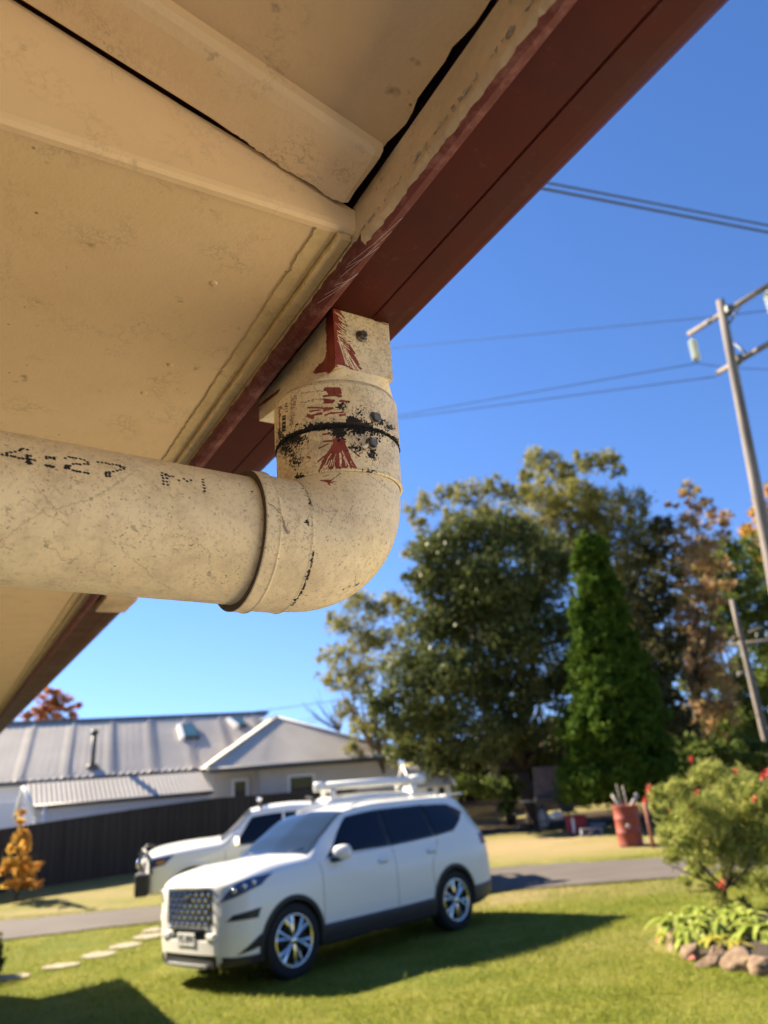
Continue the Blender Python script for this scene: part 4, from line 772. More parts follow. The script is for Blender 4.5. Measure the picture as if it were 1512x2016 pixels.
# bull bar
bb = MB(); bb.box(2.36, 2.60, -.90, .90, .42, .80); 
bbo = bb.build('bull_bar', blackp, ute, .04)
for s_ in (1, -1):
    m = MB(); m.tube([(2.50, s_*.40, .76), (2.56, s_*.40, .95), (2.54, s_*.42, 1.14), (2.50, s_*.5, 1.19), (2.40, s_*.80, 1.14), (2.34, s_*.88, 1.0), (2.32, s_*.88, .78)], .028, 8); m.build('hoop', blackp, bbo)
    m = MB(); m.lathe([(0, .02), (.06, .03), (.085, .01), (.08, -.06), (.03, -.09)], 20, (2.60, s_*.30, .93), (1, 0, 0)); m.build('driving_light', chrome, bbo)
    m = MB(); m.lathe([(0, .01), (.03, .015), (.045, 0), (.04, -.03)], 16, (2.605, s_*.62, .64), (1, 0, 0)); m.build('fog_light', chrome, bbo)
m = MB(); m.tube([(2.57, -.44, 1.1), (2.57, .44, 1.1)], .025, 8); m.tube([(2.57, -.44, .93), (2.57, .44, .93)], .016, 8); m.build('crossbar', chrome, bbo)
m = MB(); m.box(2.34, 2.39, -.56, .56, .84, 1.06); m.build('grille', blackp, ute)
# roof rack with long white tube and tool trays
rko = MB().box(-.77, -.73, -.62, .62, 1.845, 1.875).build('roof_bar', blackp, ute)
for x in (.28, -.75):
    if x > 0: rko = MB().box(x-.02, x+.02, -.62, .62, 1.845, 1.875).build('roof_bar', blackp, ute)
    for y in (-.58, .58): MB().box(x-.03, x+.03, y-.03, y+.03, 1.72, 1.843).build('bar_foot', blackp, ute)
m = MB(); m.box(.25, .30, -.35, .1, 1.88, 1.93); [m.lathe([(0, .02), (.03, .02), (.04, 0), (.03, -.03)], 10, (.31, y, 1.905), (1, 0, 0)) for y in (-.25, -.1, .05)]; m.build('light_bar', chrome, rko)
rack = MB()
for x in (-1.15, -2.85):
    rack.box(x-.05, x+.05, -.78, .78, 1.93, 1.98)
    for y in (-.74, .74): rack.box(x-.05, x+.05, y-.045, y+.045, 1.70, 1.98)
rack_o = rack.build('ladder_rack', white, ute, .01)
m = MB(); m.tube([(-.82, .62, 2.06), (-3.05, .62, 2.06)], .085, 16); m.tube([(-.78, .62, 2.06), (-1.02, .62, 2.06)], .098, 16); m.tube([(-2.8, .62, 2.06), (-3.1, .62, 2.06)], .098, 16); m.build('storage_tube', white, rack_o)
m = MB(); m.box(-3.0, -1.0, -.5, .40, 2.0, 2.08); m.build('awning_case', white, rack_o, .02)
UTE = np.array([-2.72, 15.85]); place(ute, UTE[0], UTE[1], float(tz(*UTE))+.02, math.radians(180+13.5), .0, .01)

# ================================================================== buildings beyond
def panel(name, E0, E1, R0, R1, mat, parent, pitch=.25, amp=.016, lap=.0, seg=6):
    """corrugated roof plane: eave corners E0,E1, ridge corners R0,R1"""
    E0, E1, R0, R1 = map(np.array, (E0, E1, R0, R1)); L = max(np.linalg.norm(E1-E0), np.linalg.norm(R1-R0)); nu = int(L/pitch*9)+2; u = np.linspace(0, 1, nu)[:, None, None]; v_ = np.linspace(0, 1, 14)[None, :, None]
    P = (E0*(1-u)+E1*u)*(1-v_)+(R0*(1-u)+R1*u)*v_; nn = np.cross(E1-E0, (R0+R1)/2-(E0+E1)/2); nn /= np.linalg.norm(nn); nn *= np.sign(nn[2])
    # corrugation phase runs along the eave direction
    ed = (E1-E0) if np.linalg.norm(E1-E0) > .1 else (R1-R0); ed = ed/np.linalg.norm(ed); ph = (P@ed)[..., None]
    P = P+nn*(amp*np.cos(ph*2*math.pi/pitch)); 
    if lap: P = P+nn*(.05*np.clip((np.cos(ph*2*math.pi/lap)-.93)/.07, 0, 1))
    return quads(name, P, gridF(nu, 14), mat, parent, smooth=True)
iron_g = new_mat('grey_roof_metal', (.5, .5, .48), .6, 0, .1); n = N(iron_g); n.col(n.mix(n.ramp(n.noise(.6, 4, .6), [(.3, 0), (.7, 1)]), (.48, .43, .365), (.57, .515, .44)))
wall_g = speckle_mat('grey_render', (.50, .47, .44), (.55, .52, .48), .8, .85, .1, .01); wall_w = speckle_mat('pale_cladding', (.66, .68, .74), (.7, .72, .78), .8, .8, .1, .01)
trimw = new_mat('white_trim', (.78, .78, .76), .5); gutd = new_mat('dark_gutter', (.06, .065, .07), .5); pane = new_mat('window_pane', (.03, .04, .045), .08)
nh = empty('house', tuple(at(300, 1560, 27))); tag(nh, 'long grey house with striped metal roof, skylights and flue beyond the dark fence', 'house'); NL = np.array(nh.location)
def hz(p, z): p = np.array(p, float); p[2] = z; return p
def atz(px, py, z):                       # photo ray cut at height z (near the horizon: use depth instead)
    d = rayd(px, py); return d*z/d[2]
EZ, RZ_ = .17, 2.45
pe0 = hz(at(-60, 1549, 24.5), EZ); pe1 = hz(at(425, 1514, 27.5), EZ); ed = pe1-pe0; ed[2] = 0; edn = ed/np.linalg.norm(ed); bk = np.array([-edn[1], edn[0], 0])
r0p = hz(pe0+bk*4.2, RZ_); r1p = hz(pe1+bk*4.2+edn*3.0, RZ_)
pan = lambda nm, *p, **k: panel(nm, *[np.array(q)-NL for q in p], iron_g, nh, **k)
pe0x = pe0-edn*8; r0x = r0p-edn*8
pan('roof', pe0x, pe1, r0x, r1p, lap=1.52)
pan('roof', hz(pe0x+bk*8.4, EZ), hz(pe1+bk*8.4, EZ), r0x, r1p)
def wallq(name, a, b, z0, z1, mat, th=.15, par=None):
    a, b = np.array(a, float), np.array(b, float); d = b-a; d[2] = 0; d /= np.linalg.norm(d); o = np.array([-d[1], d[0], 0])*th; P = [hz(a, z0), hz(b, z0), hz(b+o, z0), hz(a+o, z0), hz(a, z1), hz(b, z1), hz(b+o, z1), hz(a+o, z1)]
    m = MB(); m.hexa([p-NL for p in P]); return m.build(name, mat, par or nh)
wallq('wall', pe0x+bk*.4, pe1+bk*.4, -4.5, EZ-.02, wall_w)
m = MB(); m.tube([pe0x-NL-bk*.05-np.array([0, 0, .06]), pe1-NL-bk*.05-np.array([0, 0, .06])], .075, 8); m.build('gutter', gutd, nh)
m = MB(); m.tube([r0x-NL+np.array([0, 0, .03]), r1p-NL+np.array([0, 0, .03])], .07, 8); m.build('ridge_cap', gutd, nh)
# hip-roofed wing
bl = hz(at(408, 1515, 25.6), EZ); br = hz(at(812, 1486, 28.8), EZ); wd_ = br-bl; wdn = wd_/np.linalg.norm(wd_); wb = np.array([-wdn[1], wdn[0], 0]); W_ = np.linalg.norm(wd_)
ap = hz(at(546, 1412, 29.2), 0); ap = at(546, 1412, 30.2); bb_ = ap+wb*9; bb_[2] = ap[2]
pan('roof', bl, br, ap-wdn*.02, ap+wdn*.02, pitch=.14, amp=.006); pan('roof', bl+wb*12, bl, bb_, ap, pitch=.14, amp=.006); pan('roof', br, br+wb*12, ap, bb_, pitch=.14, amp=.006)
for p, q in ((bl, ap), (br, ap), (ap, bb_)):
    m = MB(); m.tube([p-NL+np.array([0, 0, .04]), q-NL+np.array([0, 0, .01])], .05, 8); m.build('hip_cap', iron_g, nh)
m = MB(); m.tube([bl-NL-np.array([0, 0, .08])-wb*.04, br-NL-np.array([0, 0, .08])-wb*.04], .09, 8); m.build('gutter', gutd, nh)
m = MB(); m.hexa([p-NL for p in (hz(bl+wdn*.1, EZ-.16), hz(br-wdn*.1, EZ-.16), hz(br+wb*3-wdn*.1, EZ-.16), hz(bl+wb*3+wdn*.1, EZ-.16), hz(bl+wdn*.1, EZ-.1), hz(br-wdn*.1, EZ-.1), hz(br+wb*3-wdn*.1, EZ-.1), hz(bl+wb*3+wdn*.1, EZ-.1))]); m.build('soffit', gutd, nh)
wallq('wall', bl+wb*.5+wdn*2.0, br+wb*.5-wdn*.4, -4.5, EZ-.1, wall_g); wallq('wall', bl+wb*1.4+wdn*.5, bl+wb*1.4+wdn*2.05, -4.5, EZ-.1, wall_g)
m = MB(); rp = bl+wdn*2.0; m.hexa([hz(rp+wb*.45, -4.5)-NL, hz(rp+wdn*.12+wb*.52, -4.5)-NL, hz(rp+wdn*.12+wb*1.6, -4.5)-NL, hz(rp+wb*1.6, -4.5)-NL, hz(rp+wb*.45, EZ-.1)-NL, hz(rp+wdn*.12+wb*.52, EZ-.1)-NL, hz(rp+wdn*.12+wb*1.6, EZ-.1)-NL, hz(rp+wb*1.6, EZ-.1)-NL]); m.build('wall', wall_g, nh)
def window(px0, px1, py0, py1, base, off, name='window'):
    # window on a wall plane through base with direction wdn
    def onp(px, py): d = rayd(px, py); nrm = wb; return d*((base@nrm)/(d@nrm))
    a, b, c_, d_ = onp(px0, py1), onp(px1, py1), onp(px1, py0), onp(px0, py0); z0, z1 = (a[2]+b[2])/2, (c_[2]+d_[2])/2; a[2] = b[2] = z0; f = -wb
    m = MB(); e = .09
    def bx(p, q, zz0, zz1, o0, o1): m.hexa([hz(p+f*o0, zz0)-NL, hz(q+f*o0, zz0)-NL, hz(q+f*o1, zz0)-NL, hz(p+f*o1, zz0)-NL, hz(p+f*o0, zz1)-NL, hz(q+f*o0, zz1)-NL, hz(q+f*o1, zz1)-NL, hz(p+f*o1, zz1)-NL])
    bx(a-wdn*e, b+wdn*e, z1, z1+e, .0, .06); bx(a-wdn*e, b+wdn*e, z0-e, z0, .0, .08); bx(a-wdn*e, a, z0, z1, 0, .058); bx(b, b+wdn*e, z0, z1, 0, .058)
    fr_ = m.build(name, trimw, nh); m = MB()
    def bx2(p, q): m.hexa([hz(p+f*0, z0)-NL, hz(q+f*0, z0)-NL, hz(q+f*.02, z0)-NL, hz(p+f*.02, z0)-NL, hz(p, z1)-NL, hz(q, z1)-NL, hz(q+f*.02, z1)-NL, hz(p+f*.02, z1)-NL])
    bx2(a, b); m.build('pane', pane, fr_)
window(571, 616, 1529, 1562, bl+wb*.5, 0); window(461, 484, 1538, 1572, bl+wb*1.4, 0)
# lower lean-to roof in front
l0 = at(64, 1586, 22.5); l1 = at(419, 1557, 25.2); t0 = at(50, 1546, 23.7); t1 = at(398, 1517, 26.4)
l0[2] = l1[2] = (l0[2]+l1[2])/2; t0[2] = t1[2] = (t0[2]+t1[2])/2
pan('roof', l0, l1, t0, t1, pitch=.15, amp=.009); m = MB(); m.tube([l0-NL-np.array([0, 0, .05]), l1-NL-np.array([0, 0, .05])], .06, 8); m.build('gutter', gutd, nh)
ld = (l1-l0)/np.linalg.norm(l1-l0); lb = np.array([-ld[1], ld[0], 0]); wallq('wall', l0+lb*.25+ld*.1, l1+lb*.25-ld*.1, -4.5, l0[2]-.03, wall_w)
m = MB(); m.tube([l0-NL+ld*.35-lb*.02, hz(l0+ld*.35-lb*.02, -3)-NL], .045, 8); m.build('downpipe', trimw, nh)
# little porch gable at the left end
g0_, g1_, gt = at(28, 1612, 22.0), at(70, 1606, 21.6), at(47, 1548, 22.0); m = MB(); m.tube([g0_-NL, gt-NL], .06, 6); m.tube([gt-NL, g1_-NL], .06, 6); m.build('barge_board', trimw, nh)
wallq('wall', hz(at(-120, 1600, 22.6), 0), hz(at(46, 1600, 22.8), 0), -4.5, -.45, wall_w)
# skylights, flue
def roof_pt(px, py): nrm = np.cross(pe1-pe0, r0p-pe0); d = rayd(px, py); return d*((pe0@nrm)/(d@nrm)), nrm/np.linalg.norm(nrm)
for (x0, y0, x1, y1, x2, y2, x3, y3) in ((363, 1458, 393, 1456, 380, 1430, 356, 1432), (470, 1434, 486, 1433, 474, 1418, 452, 1420)):
    q = [roof_pt(*p) for p in ((x0, y0), (x1, y1), (x2, y2), (x3, y3))]; nn = q[0][1]*np.sign(q[0][1][2]); P = [p for p, _ in q]; m = MB(); m.hexa([p-NL for p in P]+[p+nn*.16-NL for p in P]); sk = m.build('skylight', gutd, nh)
    ce = sum(P)/4; m = MB(); m.hexa([p*.85+ce*.15+nn*.16-NL for p in P]+[p*.85+ce*.15+nn*.175-NL for p in P]); m.build('pane', new_mat('skylight_glass', (.05, .12, .14), .05, spec=.9), sk)
    m = MB(); a_, b_ = P[0]*.0+P[3], P[0]; side_ = (P[1]-P[0])/np.linalg.norm(P[1]-P[0]); m.hexa([p-NL for p in (b_-side_*.16, b_, a_, a_-side_*.16)]+[p+nn*.19-NL for p in (b_-side_*.16, b_, a_, a_-side_*.16)]); m.build('flashing', trimw, sk)
fb = roof_pt(182, 1512)[0]; m = MB(); m.tube([fb-NL-np.array([0, 0, .2]), fb-NL+np.array([0, 0, 1.25])], .085, 12); m.tube([fb-NL+np.array([0, 0, 1.18]), fb-NL+np.array([0, 0, 1.36])], .14, 12); m.tube([fb-NL-np.array([0, 0, .05]), fb-NL+np.array([0, 0, .12])], .2, 12); m.build('flue', gutd, nh)

# dark steel fence
fence_m = new_mat('dark_steel_fence', (.018, .014, .013), .6, 0)
fe = empty('fence', tuple(at(300, 1650, 21))); tag(fe, 'long dark brown ribbed metal fence between the lawn and the grey house', 'fence'); FL = np.array(fe.location)
fpts = [(-260, 1668, 17.0), (0, 1634, 19.0), (280, 1592, 21.4), (420, 1573, 23.0), (643, 1556, 25.0), (700, 1552, 25.6)]
FT = [at(*p) for p in fpts]; pos = []; per = .2; prof_ = [(0, 0), (.05, 0), (.06, .03), (.10, .03), (.11, 0)]
for i in range(len(FT)-1):
    a, b = FT[i], FT[i+1]; L = np.linalg.norm((b-a)[:2]); d = (b-a)/L; o = np.array([d[1], -d[0], 0]); o /= np.linalg.norm(o); k = int(L/per)
    for j in range(k):
        for s0_, dd in prof_: p = a+d*(j*per+s0_)*L/(k*per); pos.append((p, o*dd))
m = MB(); V = []
for p, o in pos: V += [p+o-FL, hz(p+o, float(tz(p[0], p[1]))-.2)-FL]
m.open = True; m.add(V, [(2*i, 2*i+1, 2*i+3, 2*i+2) for i in range(len(pos)-1)]); m.v += [tuple(np.array(v_)+np.array([.02, .04, 0])) for v_ in V]; q = len(V); m.f += [(q+2*i, q+2*i+2, q+2*i+3, q+2*i+1) for i in range(len(pos)-1)]; m.mi = [0]*len(m.f); m.sm = [False]*len(m.f); m.build('panel', fence_m, fe)
m = MB(); m.tube([p-FL for p in FT], .03, 6); m.build('top_rail', fence_m, fe)
for i in range(22):
    t = i/21*(len(FT)-1.001); k = int(t); p = FT[k]+(FT[k+1]-FT[k])*(t-k); m = MB(); m.box(p[0]-FL[0]-.03, p[0]-FL[0]+.03, p[1]-FL[1]-.05, p[1]-FL[1]+.01, float(tz(p[0], p[1]))-.2-FL[2], p[2]+.03-FL[2]); m.build('post', fence_m, fe)
# brown paling fence at the back
brown = speckle_mat('brown_fence', (.085, .05, .035), (.12, .07, .05), 3, .8, .3, .01, stretch=(6, 6, .5))
bf = empty('fence', tuple(at(930, 1590, 27))); tag(bf, 'low brown timber fence behind the car, left of the big tree trunk', 'fence'); BL = np.array(bf.location)
a, b = at(820, 1583, 26.5), at(1150, 1569, 29.5); L = np.linalg.norm(b-a); k = int(L/.12); m = MB()
for j in range(k):
    p = a+(b-a)*j/k; q = a+(b-a)*(j+.92)/k; o = np.array([.0, .02, 0])+np.array([0, .004, 0])*(j % 3); m.hexa([hz(p, -4.2)-BL, hz(q, -4.2)-BL, hz(q, -4.2)+o-BL, hz(p, -4.2)+o-BL, p-BL, q-BL, q+o-BL, p+o-BL])
m.build('palings', brown, bf)
# cubby house
cub = empty('cubby_house', tuple(at(850, 1560, 23))); tag(cub, 'small white cubby house with striped gable roof behind the car roof', 'playhouse'); UL = np.array(cub.location)
ctr = at(848, 1575, 23.4); yw = math.radians(20)
def CM(p): c_, s__ = math.cos(yw), math.sin(yw); return np.array([c_*p[0]-s__*p[1], s__*p[0]+c_*p[1], p[2]])+ctr-UL
zt = float(tz(ctr[0], ctr[1]))-ctr[2]
m = MB(); m.box(-.55, .75, 0, 1.3, zt, .50, M=CM); m.add([CM(p) for p in ((-.55, 0, .50), (-.55, 1.3, .50), (-.55, .65, 1.0), (.75, 0, .50), (.75, 1.3, .50), (.75, .65, 1.0))], [(0, 1, 2), (3, 5, 4), (0, 2, 5, 3), (1, 4, 5, 2)]); m.build('wall', trimw, cub)
for sgn_ in (0, 1):
    e0, e1 = (( -.65, -.15, .42), (.85, -.15, .42)) if not sgn_ else ((.85, 1.45, .42), (-.65, 1.45, .42)); r0_, r1_ = ((-.65, .65, 1.08), (.85, .65, 1.08)) if not sgn_ else ((.85, .65, 1.08), (-.65, .65, 1.08))
    panel('roof', CM(e0), CM(e1), CM(r0_), CM(r1_), iron_g, cub, pitch=.13, amp=.015)
for x in (-.66, .86):
    m = MB(); m.tube([CM((x, -.18, .40)), CM((x, .65, 1.1)), CM((x, 1.45, .42))], .05, 6); m.build('barge_board', trimw, cub)
for x in (.0, .42): m = MB(); m.box(x-.10, x+.10, -.012, .02, .02, .36, M=CM); m.build('window', pane, cub)

# ================================================================== poles and wires
timber = speckle_mat('weathered_pole_timber', (.12, .10, .09), (.22, .19, .165), 6, .85, .3, .01, stretch=(1, 1, .15)); gal = new_mat('galvanised_steel', (.16, .16, .15), .55, .5)
insm = new_mat('insulator_glass', (.74, .82, .78), .08, spec=.8); wirem = new_mat('wire', (.045, .05, .045), .6)
zen = lambda p: np.array([0, 0, 1.])
def pole(top_px, bot_px, Z, r0_, r1_, label, arms):
    top = at(*top_px, Z); d = rayd(*bot_px); # keep the pole's own slight lean: fit the point on the pole below
    nr_ = np.cross(rayd(*top_px), d); nr_ /= np.linalg.norm(nr_); ax_ = np.array([0, 0, -1.]); ax_ = ax_-(ax_@nr_)*nr_; ax_ /= np.linalg.norm(ax_)
    L = (top[2]-(-3.2))/abs(ax_[2]); base = top+ax_*L; e = empty('power_pole', tuple(base)); tag(e, label, 'power pole', 'power poles on the right'); BLc = base
    m = MB(); m.tube([base-BLc+(top-base)*k/8 for k in range(9)], [r1_+(r0_-r1_)*k/8 for k in range(9)], 16); m.build('pole', timber, e); return e, top, base, ax_
p1, top1, base1, axp = pole((1418, 592), (1512, 1080), 19.5, .105, .19, 'tall grey timber power pole with two crossarms against the sky at right', 0)
b1_ = np.array(p1.location)
armd = None
def arm(e, bl_, A_, B_, r_, mat=timber, name='crossarm'):
    m = MB(); m.tube([A_-bl_, B_-bl_], r_, 10); return m.build(name, mat, e)
# the crossarms point towards and away from us: left ends farther
a0p, a1p = at(1356, 658, 20.6), at(1536, 548, 18.0); arm(p1, b1_, a0p, a1p, .075)
c0p, c1p = at(1412, 735, 20.0), at(1560, 650, 17.9); arm(p1, b1_, c0p, c1p, .075)
for A_, B_ in (((1434, 640), (1458, 600)), ((1446, 676), (1474, 700))):
    m = MB(); m.tube([at(*A_, 19.3)-b1_, at(*B_, 18.9)-b1_], .03, 6); m.build('brace', gal, p1)
for px, py, Z in ((1428, 632, 19.3), (1432, 624, 19.3)):
    pass
m = MB(); m.box(-.10, .10, -.16, .16, -.10, .10, M=lambda p: at(1433, 612, 19.3)-b1_+np.array(p)); m.build('bracket', gal, p1, .02); m = MB(); m.box(-.10, .10, -.16, .16, -.10, .10, M=lambda p: at(1452, 709, 19.2)-b1_+np.array(p)); m.build('bracket', gal, p1, .02)
def insul(px, py, Z, n_=5, r_=.13, sp=.135):
    p = at(px, py, Z)-b1_; m = MB(); m.tube([p+np.array([0, 0, .14]), p-np.array([0, 0, n_*sp+.05])], .02, 6)
    io = m.build('insulator_string', gal, p1)
    for k in range(n_): m = MB(); m.lathe([(0, .05), (.04, .05), (.05, .01), (r_, -.02), (r_*.95, -.035), (.03, -.02), (0, -.02)], 18, p-np.array([0, 0, k*sp]), (0, 0, 1)); m.build('insulator_disc', insm, io)
    return p+b1_-np.array([0, 0, n_*sp+.05])
i1 = insul(1363, 672, 20.5); i2 = insul(1512, 577, 18.5)
p2, top2, base2, _ = pole((1441, 1180), (1510, 1465), 33, .12, .20, 'pale lower power pole standing in front of the green tree at right', 0); b2_ = np.array(p2.location)
arm(p2, b2_, at(1436, 1268, 33.4), at(1560, 1258, 32), .07); arm(p2, b2_, at(1428, 1262, 33.6), at(1500, 1235, 31.5), .05)
m = MB(); [m.tube([at(x, y, 32.9)-b2_, at(x+1, y-12, 32.9)-b2_], .05, 6) for x, y in ((1462, 1262), (1490, 1258), (1510, 1257))]; m.build('insulator', gal, p2)
m = MB(); m.tube([at(1452, 1328, 32.8)-b2_, at(1474, 1322, 32.8)-b2_], .09, 8); m.build('fuse_box', gal, p2)
def wire(P, r_, label, group=None, sag=0.0, cat='cable', n_=40):
    P = [np.array(p) for p in P]; pts = []
    for a, b in zip(P[:-1], P[1:]):
        for k in range(n_): t = k/n_; q = a+(b-a)*t; q = q-np.array([0, 0, sag*4*t*(1-t)]); pts.append(q)
    pts.append(P[-1]); m = MB(); m.tube(pts, r_, 6); o = m.build('overhead_cable', wirem); tag(o, label, cat, group); return o
wire([at(1000, 345, 5.6), at(1700, 480, 7.2)], .009, 'upper of the two thick black cables near the gutter edge at upper right', 'twin black cables')
wire([at(1000, 358, 5.6), at(1700, 494, 7.2)], .011, 'lower of the two thick black cables near the gutter edge at upper right', 'twin black cables')
wire([at(560, 706, 34), at(1420, 622, 19.6), at(1700, 590, 17)], .012, 'thin wire crossing the sky behind the top of the tall pole', 'thin power lines')
wire([at(420, 882, 34), i1], .014, 'thin wire rising to the glass insulator string of the tall pole', 'thin power lines')
wire([i1, at(1430, 724, 22), at(1700, 735, 30)], .012, 'short thin wire leaving the glass insulators to the right', 'thin power lines')
wire([at(420, 872, 34), at(1412, 741, 20)], .014, 'thin wire ending at the lower crossarm of the tall pole', 'thin power lines')
wire([at(0, 1425, 24), at(480, 1404, 28), at(760, 1366, 30)], .012, 'thin service wire sloping above the grey house roof', 'thin power lines')
for k, (y0, y1) in enumerate(((1282, 1266), (1292, 1272), (1300, 1276))): wire([at(1350, y0+10, 34), at(1440, y1, 33)], .014, ('uppermost', 'middle', 'lowest')[k]+' of three short wires fanning left from the lower pole', 'wires of the lower pole')

# ================================================================== trees
def leaf_mat(name, cols, trans=.25, rough=.7, scale=1.3):
    m = new_mat(name, cols[0], rough, spec=.05); n = N(m); f = n.noise(scale, 3, .6); f2 = n.noise(scale*9, 2, .6); k = len(cols)
    st_ = [(.30+.42*i/(k-1), c) for i, c in enumerate(cols)]; c = n.ramp(n.math('ADD', n.math('MULTIPLY', f, .55), n.math('MULTIPLY', f2, .45)), st_); n.col(c)
    tr = n.nd('ShaderNodeBsdfTranslucent'); n.ln(c, tr.inputs[0]); mx = n.nd('ShaderNodeMixShader'); mx.inputs[0].default_value = trans; out = [q for q in n.t.nodes if q.type == 'OUTPUT_MATERIAL'][0]
    n.ln(n.b.outputs[0], mx.inputs[1]); n.ln(tr.outputs[0], mx.inputs[2]); n.ln(mx.outputs[0], out.inputs[0]); return m
DEN = 9.0
def leaves(cl, per, size, seed, flat=.8, asp=2.0, up_bias=.3, shell=.55, droop=0):
    """cl: list of (centre, radius) -> leaf quads clustered in sub-tufts through each clump"""
    r = np.random.default_rng(seed); V = []
    for c, R in cl:
        k = int(per*DEN*R*R)+8; nt_ = max(5, int(k/26)); d = r.normal(0, 1, (nt_, 3)); d /= np.linalg.norm(d, axis=1)[:, None]; rad_ = R*(shell+(1.08-shell)*r.random(nt_)**.6); tc = np.array(c)+d*rad_[:, None]*np.array([1, 1, flat]); tr_ = R*r.uniform(.20, .42, nt_)
        ti_ = r.integers(0, nt_, k); p = tc[ti_]+r.normal(0, .55, (k, 3))*tr_[ti_][:, None]*np.array([1, 1, .75]); 
        if droop: p[:, 2] -= np.abs(r.normal(0, droop, k))
        a = r.normal(0, 1, (k, 3)); a[:, 2] += -.2-droop*2; a /= np.linalg.norm(a, axis=1)[:, None]; nn = r.normal(0, 1, (k, 3)); nn[:, 2] += up_bias; b = np.cross(a, nn); b /= np.linalg.norm(b, axis=1)[:, None]+1e-9
        s_ = size*r.uniform(.6, 1.4, (k, 1)); A_, B_ = a*s_, b*s_/asp; V.append(np.stack([p-A_, p+B_-A_*.1, p+A_, p-B_-A_*.1], 1))
    V = np.concatenate(V); return V.reshape(-1, 3), np.arange(len(V)*4).reshape(-1, 4)
bark = speckle_mat('dark_bark', (.055, .04, .03), (.10, .075, .055), 4, .9, .5, .03, stretch=(1, 1, .25)); bark_p = speckle_mat('pale_bark', (.12, .09, .07), (.20, .16, .125), 2, .8, .2, .02)
def tree(name, label, base, clumps, lm, bm_, per, size, seed, trunk_r=.25, fork=.35, limbs=7, group=None, cat='tree', top=None, **kw):
    """clumps in photo pixels (px,py,rpx,depth)"""
    r = np.random.default_rng(seed); base = np.array(base, float); e = empty(name, tuple(base)); tag(e, label, cat, group)
    cl = [(at(px, py, Z), rp*Z/FPX) for px, py, rp, Z in clumps]; V, F = leaves(cl, per, size, seed, **kw); quads('crown', V-base, F, lm, e, smooth=False)
    cs = np.array([c for c, _ in cl]); ctr_ = cs.mean(0) if top is None else np.array(top, float); m = MB(); hgt = ctr_[2]-base[2]; f0 = base+(ctr_-base)*fork
    wob = lambda s_: r.normal(0, s_, 3)*np.array([1, 1, .3])
    tp = [base-np.array([0, 0, .3]), base+np.array([0, 0, .15])]+[base+(f0-base)*t+wob(trunk_r*.25) for t in (.35, .7, 1)]; m.tube([p-base for p in tp], [trunk_r*1.5, trunk_r*1.25, trunk_r, trunk_r*.9, trunk_r*.8], 10)
    idx = r.permutation(len(cs))[:limbs]
    for i in idx:
        tgt = f0+(cs[i]-f0)*.9; mid = f0+(tgt-f0)*.5+wob(.25)+np.array([0, 0, .1*hgt*.3]); m.tube([f0-base, mid-base, tgt-base], [trunk_r*.5, trunk_r*.24, trunk_r*.05], 6)
        for _ in range(3):
            t2 = cs[r.integers(0, len(cs))]; 
            if np.linalg.norm(t2-mid) < hgt*.5: m.tube([mid-base, (mid+t2)/2+wob(.2)-base, t2-base], [trunk_r*.16, trunk_r*.09, trunk_r*.02], 5)
    m.build('trunk', bm_, e); return e
r = np.random.default_rng(99)
def jz(L, Z, dz): return [(x, y, rp, Z+r.uniform(-dz, dz)) for x, y, rp in L]
figm = leaf_mat('dark_tree_leaves', [(.03, .042, .016), (.075, .092, .03), (.14, .155, .05), (.20, .20, .075)], .3, .4)
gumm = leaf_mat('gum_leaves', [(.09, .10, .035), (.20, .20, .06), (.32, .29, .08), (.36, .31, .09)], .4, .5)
gumd = leaf_mat('gum_shade_leaves', [(.04, .042, .02), (.08, .08, .035), (.15, .14, .055)], .25, .5)  # darker copy of the gum leaves, shade put into the colour
conm = leaf_mat('cypress_foliage', [(.022, .05, .008), (.065, .115, .014), (.15, .21, .03)], .28, .7, 2.2)
orgm = leaf_mat('autumn_leaves', [(.16, .17, .06), (.38, .30, .11), (.50, .30, .18), (.46, .37, .13)], .5, .6)
grnm = leaf_mat('bright_tree_leaves', [(.05, .08, .02), (.12, .16, .035), (.22, .25, .06)], .3, .5)
redm_ = leaf_mat('red_autumn_leaves', [(.12, .09, .05), (.38, .16, .06), (.45, .14, .10)], .4, .6)
hedm = leaf_mat('hedge_leaves', [(.03, .05, .012), (.07, .10, .02), (.14, .17, .04)], .25, .55)

A_ = [(860,1080,52),(930,1050,55),(1000,1060,58),(1060,1085,52),(838,1140,46),(900,1140,70),(980,1150,78),(1060,1160,66),(1095,1110,45),(850,1230,66),(930,1250,82),(1035,1260,78),(1110,1240,50),(830,1320,66),(900,1340,82),(990,1350,78),(1070,1350,58),(810,1410,58),(870,1430,72),(950,1450,64),(1020,1430,55),(800,1475,42),(860,1500,44),(930,1505,36),(760,1380,40),(1120,1330,50),(1000,1200,70),(940,1180,70),(1120,1420,45),(1090,1470,38)]
bA = hit(1052, 1612); ZA = 24.5
bA = np.array(G(*at(1052, 1560, ZA+.4)[:2]))
tree('shade_tree', 'big dark rounded tree whose trunk rises right behind the gas bottle', bA, jz(A_, ZA, 2.2), figm, bark, 230, .085, 1, trunk_r=.33, fork=.30, limbs=12, shell=.1)
B_ = [(700,1180,30),(740,1195,38),(770,1180,26),(680,1225,34),(720,1260,42),(676,1290,36),(648,1330,26),(700,1340,40),(745,1310,44),(692,1395,30),(720,1430,34),(775,1250,38),(790,1190,26),(770,1470,30),(640,1290,18),(760,1430,36),(700,1470,22),(655,1215,16)]
tree('gum_tree', 'airy pale green gum at the left edge of the tree group, beside the house roof', G(*at(770, 1560, 29)[:2]), jz(B_, 29, 1.5), gumm, bark_p, 130, .10, 2, trunk_r=.16, fork=.35, limbs=10, group='gum trees behind', asp=3, droop=.12, shell=.2)
